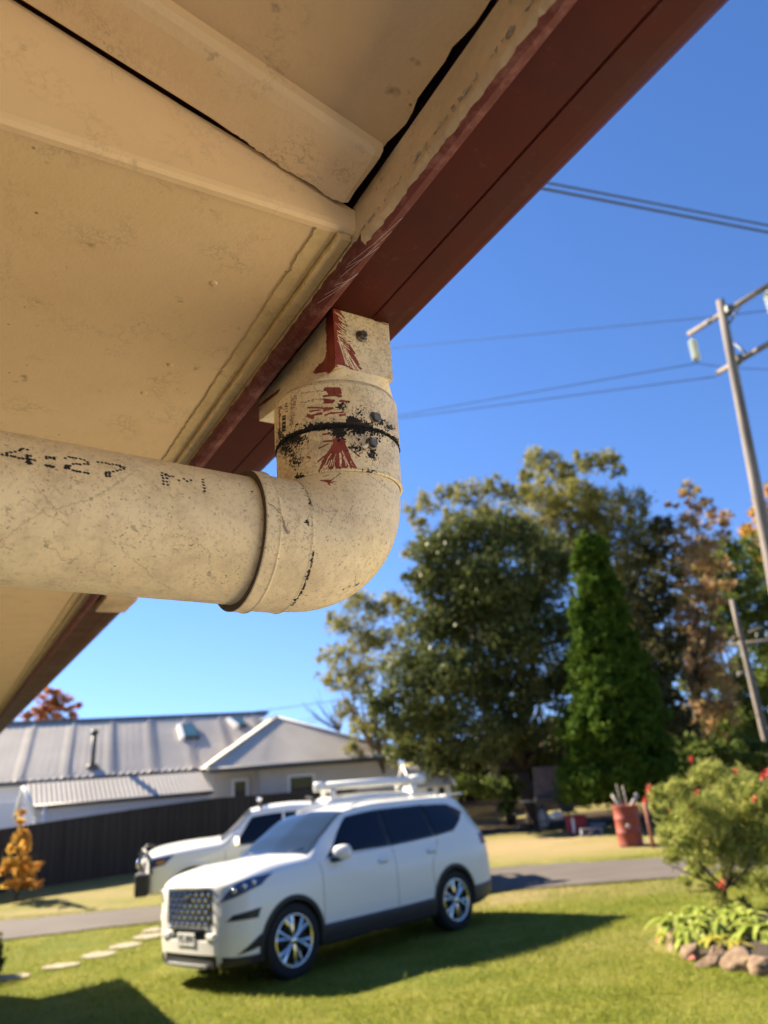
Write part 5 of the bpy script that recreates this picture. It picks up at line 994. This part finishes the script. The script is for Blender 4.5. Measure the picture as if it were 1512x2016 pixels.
C_ = [(1062,900,30),(1085,915,24),(1110,930,26),(1150,905,26),(1195,905,28),(1215,925,16),(1036,932,20),(1050,960,32),(1100,960,40),(1150,965,38),(1060,1000,44),(1120,1010,50),(1185,1000,46),(1240,990,40),(1272,1040,34),(1220,1050,48),(1160,1060,50),(1272,1110,34),(1250,1190,48),(1280,1270,44),(1285,1350,46),(1300,1440,52),(1240,1120,46),(1100,1080,44),(1270,1500,50),(1230,1270,46),(1200,1150,50)]
tree('gum_tree', 'tallest gum tree, its crown rising above the pointed green conifer', G(*at(1190, 1560, 32)[:2]), jz(C_, 32, 2), gumm, bark_p, 150, .11, 3, trunk_r=.28, fork=.55, limbs=14, group='gum trees behind', asp=3, droop=.12, shell=.3)
C2 = [(1310,1130,28),(1300,1200,34),(1322,1262,32),(1312,1330,34),(1295,1085,26),(1330,1420,34),(1345,1480,40),(1350,1540,40),(1300,1040,26),(1260,1090,36),(1270,1160,44),(1265,1230,46),(1290,1300,46),(1270,1370,50),(1300,1430,50),(1330,1480,46),(1285,1530,44),(1240,1200,40),(1320,1380,30),(1235,1300,46),(1340,1540,44)]
tree('shade_tree', 'dark narrow tree with shade-coloured leaves just right of the pointed conifer', G(*at(1290, 1590, 28)[:2]), jz(C2, 28, 1), gumd, bark, 150, .11, 4, trunk_r=.2, fork=.3, limbs=9, shell=.3)
D_ = [(842,985,26),(880,965,26),(922,970,32),(975,955,28),(1012,975,30),(950,1020,40),(1000,1030,40),(885,1010,28),(822,1030,20),(806,1005,16),(835,1075,24),(870,1055,26),(800,1085,14),(1030,1045,34)]
tree('gum_tree', 'gum tree with loose sunlit crown directly above the big dark tree', G(*at(980, 1560, 31)[:2]), jz(D_, 31, 1.3), gumm, bark_p, 140, .105, 5, trunk_r=.2, fork=.62, limbs=9, group='gum trees behind', asp=3, droop=.12, shell=.25)
# conifer
rc = np.random.default_rng(5); cz = []; 
for i in range(330):
    t = rc.random()**.75; y = 1058+t*500; cxp = 1158+(y-1050)*.135; wpx = 12+ (100*(t**.78)); lob = 1+.14*math.sin(t*23+rc.uniform(0, 6)); th_ = rc.uniform(0, 2*math.pi); rr2 = wpx*lob*(.75+.25*rc.random()); cz.append((cxp+math.cos(th_)*rr2*.86, y, 15+17*t+rc.uniform(-4, 6), 20.6+math.sin(th_)*rr2/FPX*20.6))
bC = G(*at(1232, 1560, 20.6)[:2])
tree('conifer', 'bright green pointed conifer standing in front of the dark trees', bC, cz, conm, bark, 420, .075, 6, trunk_r=.16, fork=.8, limbs=2, asp=2.4, shell=.1, flat=1.0, top=at(1160, 1080, 20.6))
F_ = [(1405,1060,30),(1345,1085,30),(1375,1120,34),(1410,1150,30),(1335,1165,26),(1385,1190,34),(1350,1230,30),(1415,1240,30),(1330,1300,30),(1375,1295,34),(1405,1320,34),(1385,1440,40),(1430,1400,34),(1345,1440,34),(1335,985,20),(1362,962,22),(1390,1000,28),(1358,1030,32),(1418,1020,26),(1432,1040,18),(1330,1060,28),(1385,1080,36),(1322,1110,30),(1350,1145,32),(1330,1200,30),(1370,1230,36),(1400,1270,36),(1340,1262,30),(1372,1330,36),(1400,1375,40),(1360,1400,30),(1425,1330,28),(1400,1170,34),(1410,1110,30)]
tree('autumn_tree', 'orange and pink autumn tree between the dark tree and the power pole', G(*at(1375, 1580, 30)[:2]), jz(F_, 30, 1.3), orgm, bark, 85, .10, 7, trunk_r=.2, fork=.45, limbs=12, group='autumn trees', shell=.25)
G_ = [(1380,1090,24),(1350,1180,26),(1375,1265,28),(1360,1350,30),(1340,1420,34),(1400,1330,30),(1410,1210,26),(1420,1095,30),(1395,1120,28),(1445,1165,34),(1470,1240,36),(1430,1220,34),(1490,1300,40),(1480,1350,44),(1440,1340,38),(1510,1440,44),(1420,1420,40),(1480,1440,44),(1390,1400,30),(1440,1490,44),(1440,1075,32),(1482,1085,34),(1412,1125,32),(1460,1140,40),(1506,1145,40),(1395,1160,24),(1425,1185,34),(1482,1200,40),(1508,1262,38),(1450,1245,30),(1520,1330,40),(1455,1300,22),(1500,1400,50),(1460,1440,48),(1410,1450,40),(1530,1200,40),(1500,1480,44),(1440,1390,34),(1370,1480,36)]
tree('leafy_tree', 'green leafy tree behind the lower power pole at right', G(*at(1470, 1580, 36)[:2]), jz(G_, 36, 1.3), grnm, bark, 120, .11, 8, trunk_r=.2, fork=.4, limbs=10, shell=.3)
H_ = [(1492,1000,20),(1512,1030,32),(1482,1050,22),(1512,1090,34),(1540,980,40),(1500,1120,20),(1545,1060,40)]
tree('autumn_tree', 'golden autumn tree at the right edge behind the tall pole', G(*at(1540, 1580, 39)[:2]), jz(H_, 39, 1), leaf_mat('gold_leaves', [(.30, .20, .03), (.55, .33, .06), (.55, .26, .06)], .4), bark, 110, .12, 9, trunk_r=.2, fork=.6, limbs=5, group='autumn trees', shell=.2)
I_ = [(62,1400,16),(95,1372,22),(125,1385,20),(150,1398,15),(50,1418,18),(88,1412,26),(130,1415,20),(108,1395,24),(30,1425,18)]
tree('autumn_tree', 'red autumn tree peeking over the roof ridge at far left', G(*at(95, 1600, 46)[:2]), jz(I_, 46, 1), redm_, bark, 60, .14, 10, trunk_r=.2, fork=.6, limbs=8, group='autumn trees', shell=.2)
# bare twiggy tree over the hip roof
bt = empty('bare_tree', G(*at(640, 1560, 33)[:2])); tag(bt, 'thin leafless tree showing bare twigs above the hipped roof', 'tree'); b_ = np.array(bt.location); m = MB(); rb = np.random.default_rng(3)
s0_ = at(668, 1440, 33)-b_; m.tube([np.zeros(3), s0_*.6, s0_], [.12, .08, .05], 6)
for i in range(16): e_ = at(rb.uniform(585, 680), rb.uniform(1368, 1420), 33+rb.uniform(-1, 1))-b_; md = s0_+(e_-s0_)*.5+rb.normal(0, .12, 3); m.tube([s0_, md, e_], [.04, .022, .008], 5); e2 = md+rb.normal(0, .5, 3)+np.array([0, 0, .3]); m.tube([md, e2], [.018, .006], 4)
m.build('trunk', bark, bt)
# far wooded edge and hedges
def mass(name, label, L, lm, per, size, seed, kind='stuff', cat='hedge', **kw):
    cl = [(at(px, py, Z), rp*Z/FPX) for px, py, rp, Z in L]; V, F = leaves(cl, per, size, seed, **kw); return tag(quads(name, V, F, lm, smooth=False), label, cat, None, kind)
L = [(x, 1520+RNG.uniform(-50, 60), 42, 40+RNG.uniform(-2, 2)) for x in np.arange(860, 1560, 16)]+[(x, 1470+RNG.uniform(-30, 30), 42, 41) for x in np.arange(1040, 1560, 24)]
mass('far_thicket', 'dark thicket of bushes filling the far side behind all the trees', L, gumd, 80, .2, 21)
def shrub(label, L, lm, per, size, seed, base, group=None, name='shrub', stem=bark, cat='shrub', sr=.03, **kw):
    return tree(name, label, base, L, lm, stem, per, size, seed, trunk_r=sr, fork=.2, limbs=8, group=group, cat=cat, **kw)
shrub('light green bushes above the low brown fence', [(x, 1548+RNG.uniform(-14, 14), 24, 30.5+RNG.uniform(-1, 1)) for x in range(888, 1010, 11)], grnm, 160, .09, 22, G(*at(950, 1590, 30.5)[:2]), name='bush', cat='bush')
shrub('yellow-green shrub with big leaves against the left of the dark trunk', [(1005, 1560, 13, 23), (1012, 1578, 14, 23), (996, 1590, 12, 22.8), (1020, 1545, 12, 23.2), (1008, 1530, 10, 23.4)], hedm, 400, .08, 23, G(*at(1010, 1600, 23)[:2]))
shrub('low green shrubs below the lower power pole', [(x, 1480+RNG.uniform(-20, 25), 26, 25+RNG.uniform(-1, 1)) for x in range(1345, 1520, 14)], grnm, 160, .09, 24, G(*at(1430, 1560, 25)[:2]), name='bush', cat='bush')
# orange sapling by the fence
sp = [(40,1668,20),(30,1690,22),(52,1692,20),(24,1715,18),(45,1720,24),(62,1710,14),(38,1742,18),(60,1738,16),(18,1735,12),(45,1640,12),(40,1618,9),(42,1600,7),(28,1650,10),(55,1655,12),(72,1740,10)]
sb = np.array(G(*at(32, 1765, 17.2)[:2])); sz = 17.2; tree('sapling', 'small orange autumn sapling in front of the dark fence at far left', sb, jz(sp, sz, .25), leaf_mat('sapling_leaves', [(.30, .24, .04), (.58, .36, .07), (.62, .30, .09), (.52, .38, .07)], .5), bark, 230, .065, 12, trunk_r=.035, fork=.25, limbs=13, asp=1.3, shell=.1)
# dark shrub poking in at the left edge
lb_ = hit(-45, 1925); shrub('dark leafy shrub poking in at the left edge of the lawn', [(-30, 1890, 32, depth(lb_)), (-60, 1850, 34, depth(lb_)), (-12, 1875, 14, depth(lb_)), (-14, 1905, 14, depth(lb_)), (-50, 1920, 30, depth(lb_))], gumd, 900, .05, 13, lb_)

# ================================================================== right garden bed
RBed = [hit(1310, 1862), hit(1345, 1880), hit(1400, 1895), hit(1455, 1898), hit(1512, 1910), hit(1560, 1925)]
rockm = speckle_mat('garden_rock', (.12, .075, .045), (.25, .17, .105), 7, .9, .8, .02, s2=14)
def rock(p, sx, sy, sz_, seed, label, yaw=0):
    rr_ = np.random.default_rng(seed); bm = bmesh.new(); bmesh.ops.create_icosphere(bm, subdivisions=4, radius=1); dirs = rr_.normal(0, 1, (9, 3)); dirs /= np.linalg.norm(dirs, axis=1)[:, None]; cut = rr_.uniform(.48, .85, 9)
    for v_ in bm.verts:
        q = np.array(v_.co); 
        for d, c_ in zip(dirs, cut):
            t = q@d
            if t > c_: q = q-d*(t-c_)*.97
        q = q*(1+.03*math.sin(q[0]*9+seed)*math.sin(q[1]*8)+.02*math.sin(q[2]*17)); v_.co = (q[0]*sx, q[1]*sy, q[2]*sz_)
    me = bpy.data.meshes.new('rock'); bm.to_mesh(me); bm.free(); me.polygons.foreach_set('use_smooth', [True]*len(me.polygons)); o = link('rock', me, rockm); o.location = (float(p[0]), float(p[1]), float(p[2])+sz_*.3); o.rotation_euler = (rr_.uniform(-.2, .2), rr_.uniform(-.2, .2), yaw); tag(o, label, 'rock', 'rocks edging the garden bed'); return o
rk_spec = [((1322, 1832), .15, .12, .09, 'flat grey rock at the far left tip of the garden bed'), ((1330, 1868), .17, .12, .13, 'pale sunlit rock at the left front of the garden bed'), ((1365, 1888), .10, .09, .15, 'small upright tan rock beside the pale rock'), ((1398, 1900), .14, .10, .10, 'low greyish rock below the dangling yellow leaves'), ((1418, 1885), .12, .10, .13, 'dark shaded rock between the two yellow leaf clumps'), ((1470, 1910), .20, .15, .17, 'largest brown boulder at the right front of the bed'), ((1515, 1915), .15, .13, .17, 'brown boulder cut by the right edge of the photo'), ((1385, 1858), .12, .10, .08, 'mossy rock half hidden behind the front rocks')]
for i, ((px, py), sx, sy, s3, lb2) in enumerate(rk_spec): rock(hit(px, py), sx*1.15, sy*1.1, s3*.8, 50+i, lb2, i*1.1)
soil = speckle_mat('garden_soil', (.035, .022, .014), (.06, .04, .025), 12, .95, .8, .03); bp_ = [hit(*p) for p in ((1318, 1835), (1335, 1868), (1400, 1892), (1500, 1912), (1600, 1930), (1640, 1860), (1560, 1808), (1420, 1795), (1350, 1812))]
m = MB(); cc = sum(bp_)/len(bp_); m.add([p+np.array([0, 0, .03]) for p in bp_]+[cc+np.array([0, 0, .16])], [(i, (i+1) % 9, 9) for i in range(9)], 0, True); m.open = True; tag(m.build('garden_soil', soil), kind='structure')
strapm = leaf_mat('strap_leaves', [(.10, .16, .025), (.32, .37, .07), (.62, .60, .24)], .3, .2, 4); strapy = leaf_mat('yellow_strap_leaves', [(.35, .33, .05), (.5, .42, .08)], .35, .4, 4)  # palest strap leaf tone puts the bright highlights into the colour
def clump(base, n_, L, wd, seed, label, spread=1., mat=None, lean=(0, 0)):
    rr_ = np.random.default_rng(seed); V = []; F = []; k = 0
    for i in range(n_):
        th = rr_.uniform(0, 2*math.pi); l = L*rr_.uniform(.6, 1.15); el = rr_.uniform(.5, 1.25); d = np.array([math.cos(th), math.sin(th), 0])*spread+np.array([lean[0], lean[1], 0]); sd = np.array([-math.sin(th), math.cos(th), 0]); p0 = rr_.normal(0, .04, 3)*np.array([1, 1, .1]); m_s = 9
        for j in range(m_s):
            t = j/(m_s-1); c = p0+d*l*(math.cos(el)*t+.25*t*t)+np.array([0, 0, l*(math.sin(el)*t-(.75+.2*math.sin(el))*t*t)]); ww = wd*(.35+1.3*t*(1-t)*2)*(1 if j < m_s-1 else .1); fold = np.array([0, 0, .35*ww])
            V += [c-sd*ww+fold, c, c+sd*ww+fold]
        for j in range(m_s-1):
            for q_ in (0, 1): F.append((k+3*j+q_, k+3*j+q_+1, k+3*j+3+q_+1, k+3*j+3+q_))
        k += 3*m_s
    o = quads('strap_plant', np.array(V), np.array(F), mat or strapm); o.location = tuple(map(float, base)); tag(o, label, 'plant', 'strap-leaved plants in the garden bed'); return o
cls = [((1345, 1850), .38, 'strap-leaved plant at the left end of the garden bed'), ((1385, 1835), .45, 'tall glossy strap-leaved clump under the hanging red flower'), ((1372, 1868), .30, 'small strap-leaved clump behind the upright tan rock'), ((1425, 1862), .40, 'strap-leaved clump in the middle of the bed front'), ((1470, 1850), .48, 'broad glossy strap-leaved clump above the largest boulder'), ((1510, 1868), .46, 'strap-leaved clump at the right edge of the photo'), ((1440, 1830), .44, 'strap-leaved clump in shade behind the front clumps')]
for i, (pp, L_, lb2) in enumerate(cls): clump(hit(*pp)+np.array([0, 0, .12]), 44, L_*1.25, .034, 70+i, lb2, spread=.8)
clump(hit(1320, 1868)+np.array([0, 0, .08]), 9, .2, .02, 91, 'yellowing leaves drooping over the pale rock', mat=strapy); clump(hit(1420, 1880)+np.array([0, 0, .12]), 10, .26, .02, 92, 'yellow leaves dangling over the dark shaded rock', mat=strapy); clump(hit(1448, 1888)+np.array([0, 0, .1]), 8, .22, .02, 93, 'yellow leaf tuft beside the largest boulder', mat=strapy)
for i, (px, py) in enumerate(((1300, 1857), (1366, 1893), (1375, 1870), (1341, 1853))): p = hit(px, py); m = MB(); m.add([p+np.array([-.07, -.02, .02]), p+np.array([0, -.05, .035]), p+np.array([.07, .0, .02]), p+np.array([0, .05, .04]), p+np.array([-.05, -.02, .03]), p+np.array([0, 0, .06])], [(0, 1, 5), (1, 2, 5), (2, 3, 5), (3, 0, 5), (3, 2, 1, 0)]); m.build('fallen_leaf', new_mat('fallen_leaf', (.42, .13, .08), .7)); tag(bpy.context.scene.objects[-1] if False else C.objects[-1], ('fallen reddish leaf at the left tip of the garden bed', 'fallen reddish leaf below the low greyish rock', 'fallen reddish leaf between the tan and dark rocks', 'fallen reddish leaf under the yellow drooping leaves')[i], 'leaf', 'fallen leaves by the bed')
# flowering shrub with needle-like foliage
fb_ = hit(1440, 1800); fz = depth(fb_); fl = [(1395,1530,34),(1440,1545,38),(1485,1560,40),(1350,1560,34),(1330,1600,34),(1375,1600,46),(1430,1610,52),(1490,1620,50),(1340,1650,40),(1400,1660,50),(1460,1670,50),(1510,1680,46),(1330,1690,26),(1370,1700,34),(1430,1720,34),(1490,1735,34),(1300,1565,16),(1284,1568,16),(1300,1592,20),(1318,1545,14),(1520,1560,40),(1320,1630,26),(1345,1735,14),(1400,1745,22),(1295,1590,10),(1420,1770,26),(1530,1620,50),(1460,1780,22)]
fme = leaf_mat('needle_foliage', [(.10, .12, .035), (.22, .26, .06), (.38, .38, .10), (.42, .38, .18)], .4, .5, 5)
bush = tree('flowering_shrub', 'feathery green shrub with red flowers at the right edge', fb_, [(x, y, rp, fz+r.uniform(-.5, .5)) for x, y, rp in fl], fme, bark, 1200, .06, 14, trunk_r=.03, fork=.3, limbs=16, cat='shrub', asp=7, shell=.05, up_bias=.1)
flm = new_mat('red_flower', (.62, .07, .05), .6); FB0 = np.array(bush.location)
for px, py, s_ in ((1361, 1494, .05), (1448, 1520, .055), (1485, 1572, .05), (1421, 1740, .07), (1277, 1552, .055), (1270, 1576, .05), (1510, 1520, .06), (1315, 1598, .04), (1372, 1560, .04), (1360, 1590, .035), (1500, 1530, .05)):
    c = at(px, py, fz-.45)-FB0; m = MB(); rr_ = np.random.default_rng(px)
    for i in range(46):
        d = rr_.normal(0, 1, 3); d /= np.linalg.norm(d); sd = np.cross(d, [0, 0, 1]); sd /= np.linalg.norm(sd)+1e-9; l = s_*rr_.uniform(.7, 1.2); m.add([c-sd*.004, c+sd*.004, c+d*l+sd*.003, c+d*l-sd*.003], [(0, 1, 2, 3)])
    m.open = True; m.build('flower', flm, bush)

# ================================================================== things under the trees
drumm = speckle_mat('faded_red_drum', (.20, .036, .02), (.27, .055, .032), 3, .6, .2, .01)
db = hit(1243, 1664); dr = empty('drum', tuple(db)); tag(dr, 'faded red steel drum on the dry grass beside the driveway', 'drum')
m = MB(); m.lathe([(.02, .02), (.285, .0), (.29, .02), (.285, .04), (.285, .27), (.297, .29), (.285, .31), (.285, .57), (.297, .59), (.285, .61), (.285, .84), (.295, .855), (.30, .87), (.29, .88), (.27, .87), (.27, .60), (0, .58)], 40); m.build('drum_body', drumm, dr)
dl = np.array([-db[0], -db[1], 0]); dl /= np.linalg.norm(dl); dx_ = np.array([-dl[1], dl[0], 0]); m = MB(); m.lathe([(0, .292), (.05, .292), (.05, .27)], 14, (0, 0, .44), tuple(dl)); m.build('badge', new_mat('drum_badge', (.55, .45, .38), .6), dr)
stk = new_mat('grey_wood', (.34, .30, .26), .8); 
m = MB(); m.tube([(0, 0, .62), (-.25, .05, 1.12)], .035, 7); m.tube([(0, 0, .62), (.34, .0, 1.10)], .05, 7); m.tube([(.1, .1, .62), (.05, .1, 1.3)], .015, 6); m.tube([(-.05, .05, .7), (-.12, 0, 1.35)], .012, 6); o = m.build('firewood', stk); o.location = dr.location; tag(o, 'grey sticks poking out of the red drum', 'sticks')
pb_ = hit(1287, 1668); m = MB(); m.tube([(0, 0, -.2), (-.02, 0, .45), (-.03, 0, .95)], [.045, .04, .045], 10); m.tube([(-.03, 0, .95), (.25, .1, .99)], .03, 8); o = m.build('rusty_post', speckle_mat('rusty_metal', (.20, .06, .04), (.28, .10, .07), 9, .8, .2, .01)); o.location = tuple(pb_); tag(o, 'short rusty brown post right of the red drum', 'post')
def stand(px, py): return hit(px, py)
# barbecue with raised lid
q0 = stand(1094, 1632); bq = empty('barbecue', tuple(q0)); tag(bq, 'dark barbecue with its tall lid raised under the big tree', 'barbecue'); darks = new_mat('bbq_enamel', (.055, .05, .052), .5); s = depth(q0)/FPX
m = MB(); m.box(-.50, .50, -.25, .25, .70, .92); m.build('firebox', darks, bq, .02)
m = MB(); m.add([(-.46, .20, .93), (.46, .20, .93), (.44, .30, 1.78), (-.40, .30, 1.80), (-.46, .26, .93), (.46, .26, .93), (.44, .37, 1.78), (-.40, .37, 1.80)], [(0, 1, 2, 3), (7, 6, 5, 4), (0, 4, 5, 1), (1, 5, 6, 2), (2, 6, 7, 3), (3, 7, 4, 0)]); m.build('lid', speckle_mat('brown_lid', (.10, .075, .068), (.16, .12, .11), 3, .6, 0), bq, .02)
for x in (-.45, .45):
    for y in (-.2, .2): m = MB(); m.box(x-.02, x+.02, y-.02, y+.02, 0, .72); m.build('leg', darks, bq)
m = MB(); m.box(.51, .95, -.22, .22, .80, .84); m.build('side_shelf', gal, bq, .01); m = MB(); m.box(-.95, -.51, -.22, .22, .80, .84); m.build('side_shelf', gal, bq, .01)
m = MB(); m.box(-.48, .48, -.2, .2, .22, .25); m.build('shelf', darks, bq)
def thing_on(name, label, cat, px, py, f, mat, extra=None):
    p = stand(px, py); e = empty(name, tuple(p)); tag(e, label, cat); f(e, mat); return e
def gasb(e, mt):
    m = MB(); m.lathe([(0, 0), (.12, 0), (.12, .03), (.15, .05), (.155, .12), (.155, .34), (.13, .42), (.07, .46), (0, .47)], 28); m.build('tank', mt, e); m = MB(); m.tube([(0, 0, .46), (0, 0, .53)], .025, 8); m.tube([(-.05, 0, .52), (.05, 0, .52)], .012, 6); m.build('valve', gal, e)
    m = MB(); m.lathe([(.075, .45), (.08, .53), (.07, .53), (.07, .45)], 20); m.build('collar', mt, e)
thing_on('gas_bottle', 'pale grey gas bottle standing left of the barbecue', 'gas bottle', 1072, 1630, gasb, new_mat('gas_paint', (.42, .46, .48), .4))
def bag(e, mt):
    rr_ = np.random.default_rng(4); bm = bmesh.new(); bmesh.ops.create_icosphere(bm, subdivisions=3, radius=1)
    for v_ in bm.verts: q = np.array(v_.co); q *= 1+.12*math.sin(q[0]*5+1)*math.cos(q[1]*4)+rr_.normal(0, .02); v_.co = (q[0]*.22, q[1]*.16, q[2]*.12+.12)
    me = bpy.data.meshes.new('bag'); bm.to_mesh(me); bm.free(); o = link('bag', me, mt, e); o.location = (0, 0, .25); m = MB(); m.tube([(-.05, 0, .46), (0, 0, .53), (.05, 0, .46)], .012, 6); m.build('tied_top', mt, e)
thing_on('plastic_bag', 'bright white bag in front of the barbecue under the tree', 'bag', 1100, 1632, bag, new_mat('white_plastic', (.82, .82, .80), .5))
def esky(e, mt):
    m = MB(); m.box(-.26, .26, -.17, .17, 0, .40); m.build('tub', mt, e, .02); m = MB(); m.box(-.275, .275, -.185, .185, .402, .46); m.build('lid', mt, e, .015); m = MB(); m.box(-.16, -.09, -.195, -.174, .02, .42); m.build('strap', trimw, e)
thing_on('cool_box', 'dark red cool box with a pale strap beside the barbecue', 'cool box', 1137, 1640, esky, new_mat('cooler_red', (.28, .02, .03), .5))
def basin(e, mt): m = MB(); m.lathe([(0, 0), (.16, 0), (.24, .18), (.26, .20), (.24, .20), (.15, .03), (0, .03)], 28); m.build('bowl', mt, e); m = MB(); m.lathe([(.24, .195), (.27, .20), (.27, .212), (.24, .207)], 28); m.build('rim', mt, e)
thing_on('basin', 'pale blue grey basin on the ground right of the cool box', 'basin', 1177, 1636, basin, new_mat('basin_plastic', (.24, .28, .34), .5))
def block(e, mt):
    m = MB(); m.box(-.28, .28, -.12, .12, 0, .04); m.box(-.28, .28, -.12, .12, .15, .19); [m.box(x-.02, x+.02, -.12, .12, .04, .15) for x in (-.26, 0, .26)]; m.build('block', mt, e)
thing_on('concrete_block', 'grey hollow concrete block lying in front of the basin', 'block', 1165, 1645, block, new_mat('block', (.26, .26, .28), .9))
def potp(e, mt):
    m = MB(); m.lathe([(0, 0), (.14, 0), (.20, .30), (.215, .30), (.215, .34), (.18, .34), (.17, .28), (0, .28)], 24); m.build('pot', mt, e); V, F = leaves([((0, 0, .55), .26)], 500, .07, 31, shell=.1); quads('foliage', V, F, hedm, e, smooth=False)
thing_on('potted_plant', 'black pot with a yellow-green plant left of the trunk', 'potted plant', 1008, 1625, potp, new_mat('black_pot', (.02, .02, .022), .6))
def chair(e, mt):
    m = MB(); m.box(-.22, .22, -.2, .2, .40, .43); m.build('seat', mt, e, .01); m = MB(); m.add([(-.22, .18, .43), (.22, .18, .43), (.21, .28, .85), (-.21, .28, .85), (-.22, .21, .43), (.22, .21, .43), (.21, .31, .85), (-.21, .31, .85)], [(0, 1, 2, 3), (7, 6, 5, 4), (0, 4, 5, 1), (1, 5, 6, 2), (2, 6, 7, 3), (3, 7, 4, 0)]); m.build('backrest', mt, e, .01)
    for x in (-.2, .2):
        for y in (-.18, .18): m = MB(); m.tube([(x, y, 0), (x, y, .40)], .015, 6); m.build('leg', gal, e)
thing_on('garden_chair', 'dull blue grey chair in shade right of the barbecue', 'chair', 1124, 1626, chair, new_mat('chair_fabric', (.12, .15, .18), .7))
def tray(e, mt): m = MB(); m.lathe([(0, 0), (.15, 0), (.2, .06), (.19, .065), (.14, .012), (0, .012)], 24); m.build('dish', mt, e); m = MB(); m.tube([(.18, 0, .05), (.36, 0, .08)], .012, 6); m.build('handle', mt, e)
thing_on('metal_pan', 'shiny pale metal pan lying left of the big trunk', 'pan', 1018, 1635, tray, gal)
# stepping stones
stm = speckle_mat('stepping_stone', (.24, .20, .14), (.32, .27, .19), 6, .9, .3, .005)
sl_ = ['nearest stepping stone, at the left edge of the lawn', 'second stepping stone from the left edge', 'third stepping stone from the left edge', 'fourth stepping stone from the left edge', 'fifth stepping stone, close to the driveway', 'last stepping stone, nearest the car grille']
for i, (px, py) in enumerate(((20, 1926), (120, 1903), (195, 1881), (246, 1863), (290, 1845), (310, 1831))):
    p = hit(px, py); rr_ = np.random.default_rng(i); k = 14; rad_ = [(.24+rr_.normal(0, .02)) for _ in range(k)]; m = MB(); top_ = [(rad_[j]*math.cos(2*math.pi*j/k)*1.1, rad_[j]*math.sin(2*math.pi*j/k)*.9) for j in range(k)]
    def zz(x, y): return float(tz(p[0]+x, p[1]+y))-p[2]
    m.add([(x, y, zz(x, y)-.03) for x, y in top_]+[(x*.97, y*.97, zz(x, y)+.018) for x, y in top_], [tuple(range(k, 2*k))]+[(j, (j+1) % k, k+(j+1) % k, k+j) for j in range(k)]); o = m.build('stepping_stone', stm); o.location = tuple(map(float, p)); tag(o, sl_[i], 'stepping stone', 'stepping stones across the lawn')

# ================================================================== grass blades
rg = np.random.default_rng(77); NBL = 230000
Yb = 5.2+11.5*rg.random(NBL)**1.35; Xb = rg.uniform(-.58, .62, NBL)*(Yb+.6)*1.02
on_road = (Yb > road_lo(Xb)+.03) & (Yb < road_hi(Xb)-.03); car_d = np.abs((Xb-CAR[0])*math.cos(math.radians(225.9))+(Yb-CAR[1])*math.sin(math.radians(225.9)))
bedc = cc; keep = ~on_road & (np.hypot(Xb-bedc[0], Yb-bedc[1]) > .9); Xb, Yb = Xb[keep], Yb[keep]; k = len(Xb)
hgt = rg.uniform(.010, .028, k)*(1+.9*(rg.random(k) > .985)*rg.uniform(1, 2.5, k)); th = rg.uniform(0, 6.28, k); wd = rg.uniform(.002, .0045, k)*(1+Yb/12); base = np.stack([Xb, Yb, tz(Xb, Yb)+.004], 1); sd = np.stack([np.cos(th), np.sin(th), 0*th], 1); ln_ = rg.normal(0, .55, (k, 2))*hgt[:, None]; tip = base+np.concatenate([ln_, hgt[:, None]], 1)
V = np.stack([base-sd*wd[:, None], base+sd*wd[:, None], tip+sd*wd[:, None]*.2, tip-sd*wd[:, None]*.2], 1).reshape(-1, 3)
grm = leaf_mat('grass_blades', [(.14, .17, .022), (.25, .27, .04), (.40, .36, .12)], .35, .6, 1.5)
tag(quads('grass', V, np.arange(4*k).reshape(-1, 4), grm, smooth=False), 'short sunlit grass blades of the front lawn', 'grass', None, 'stuff')
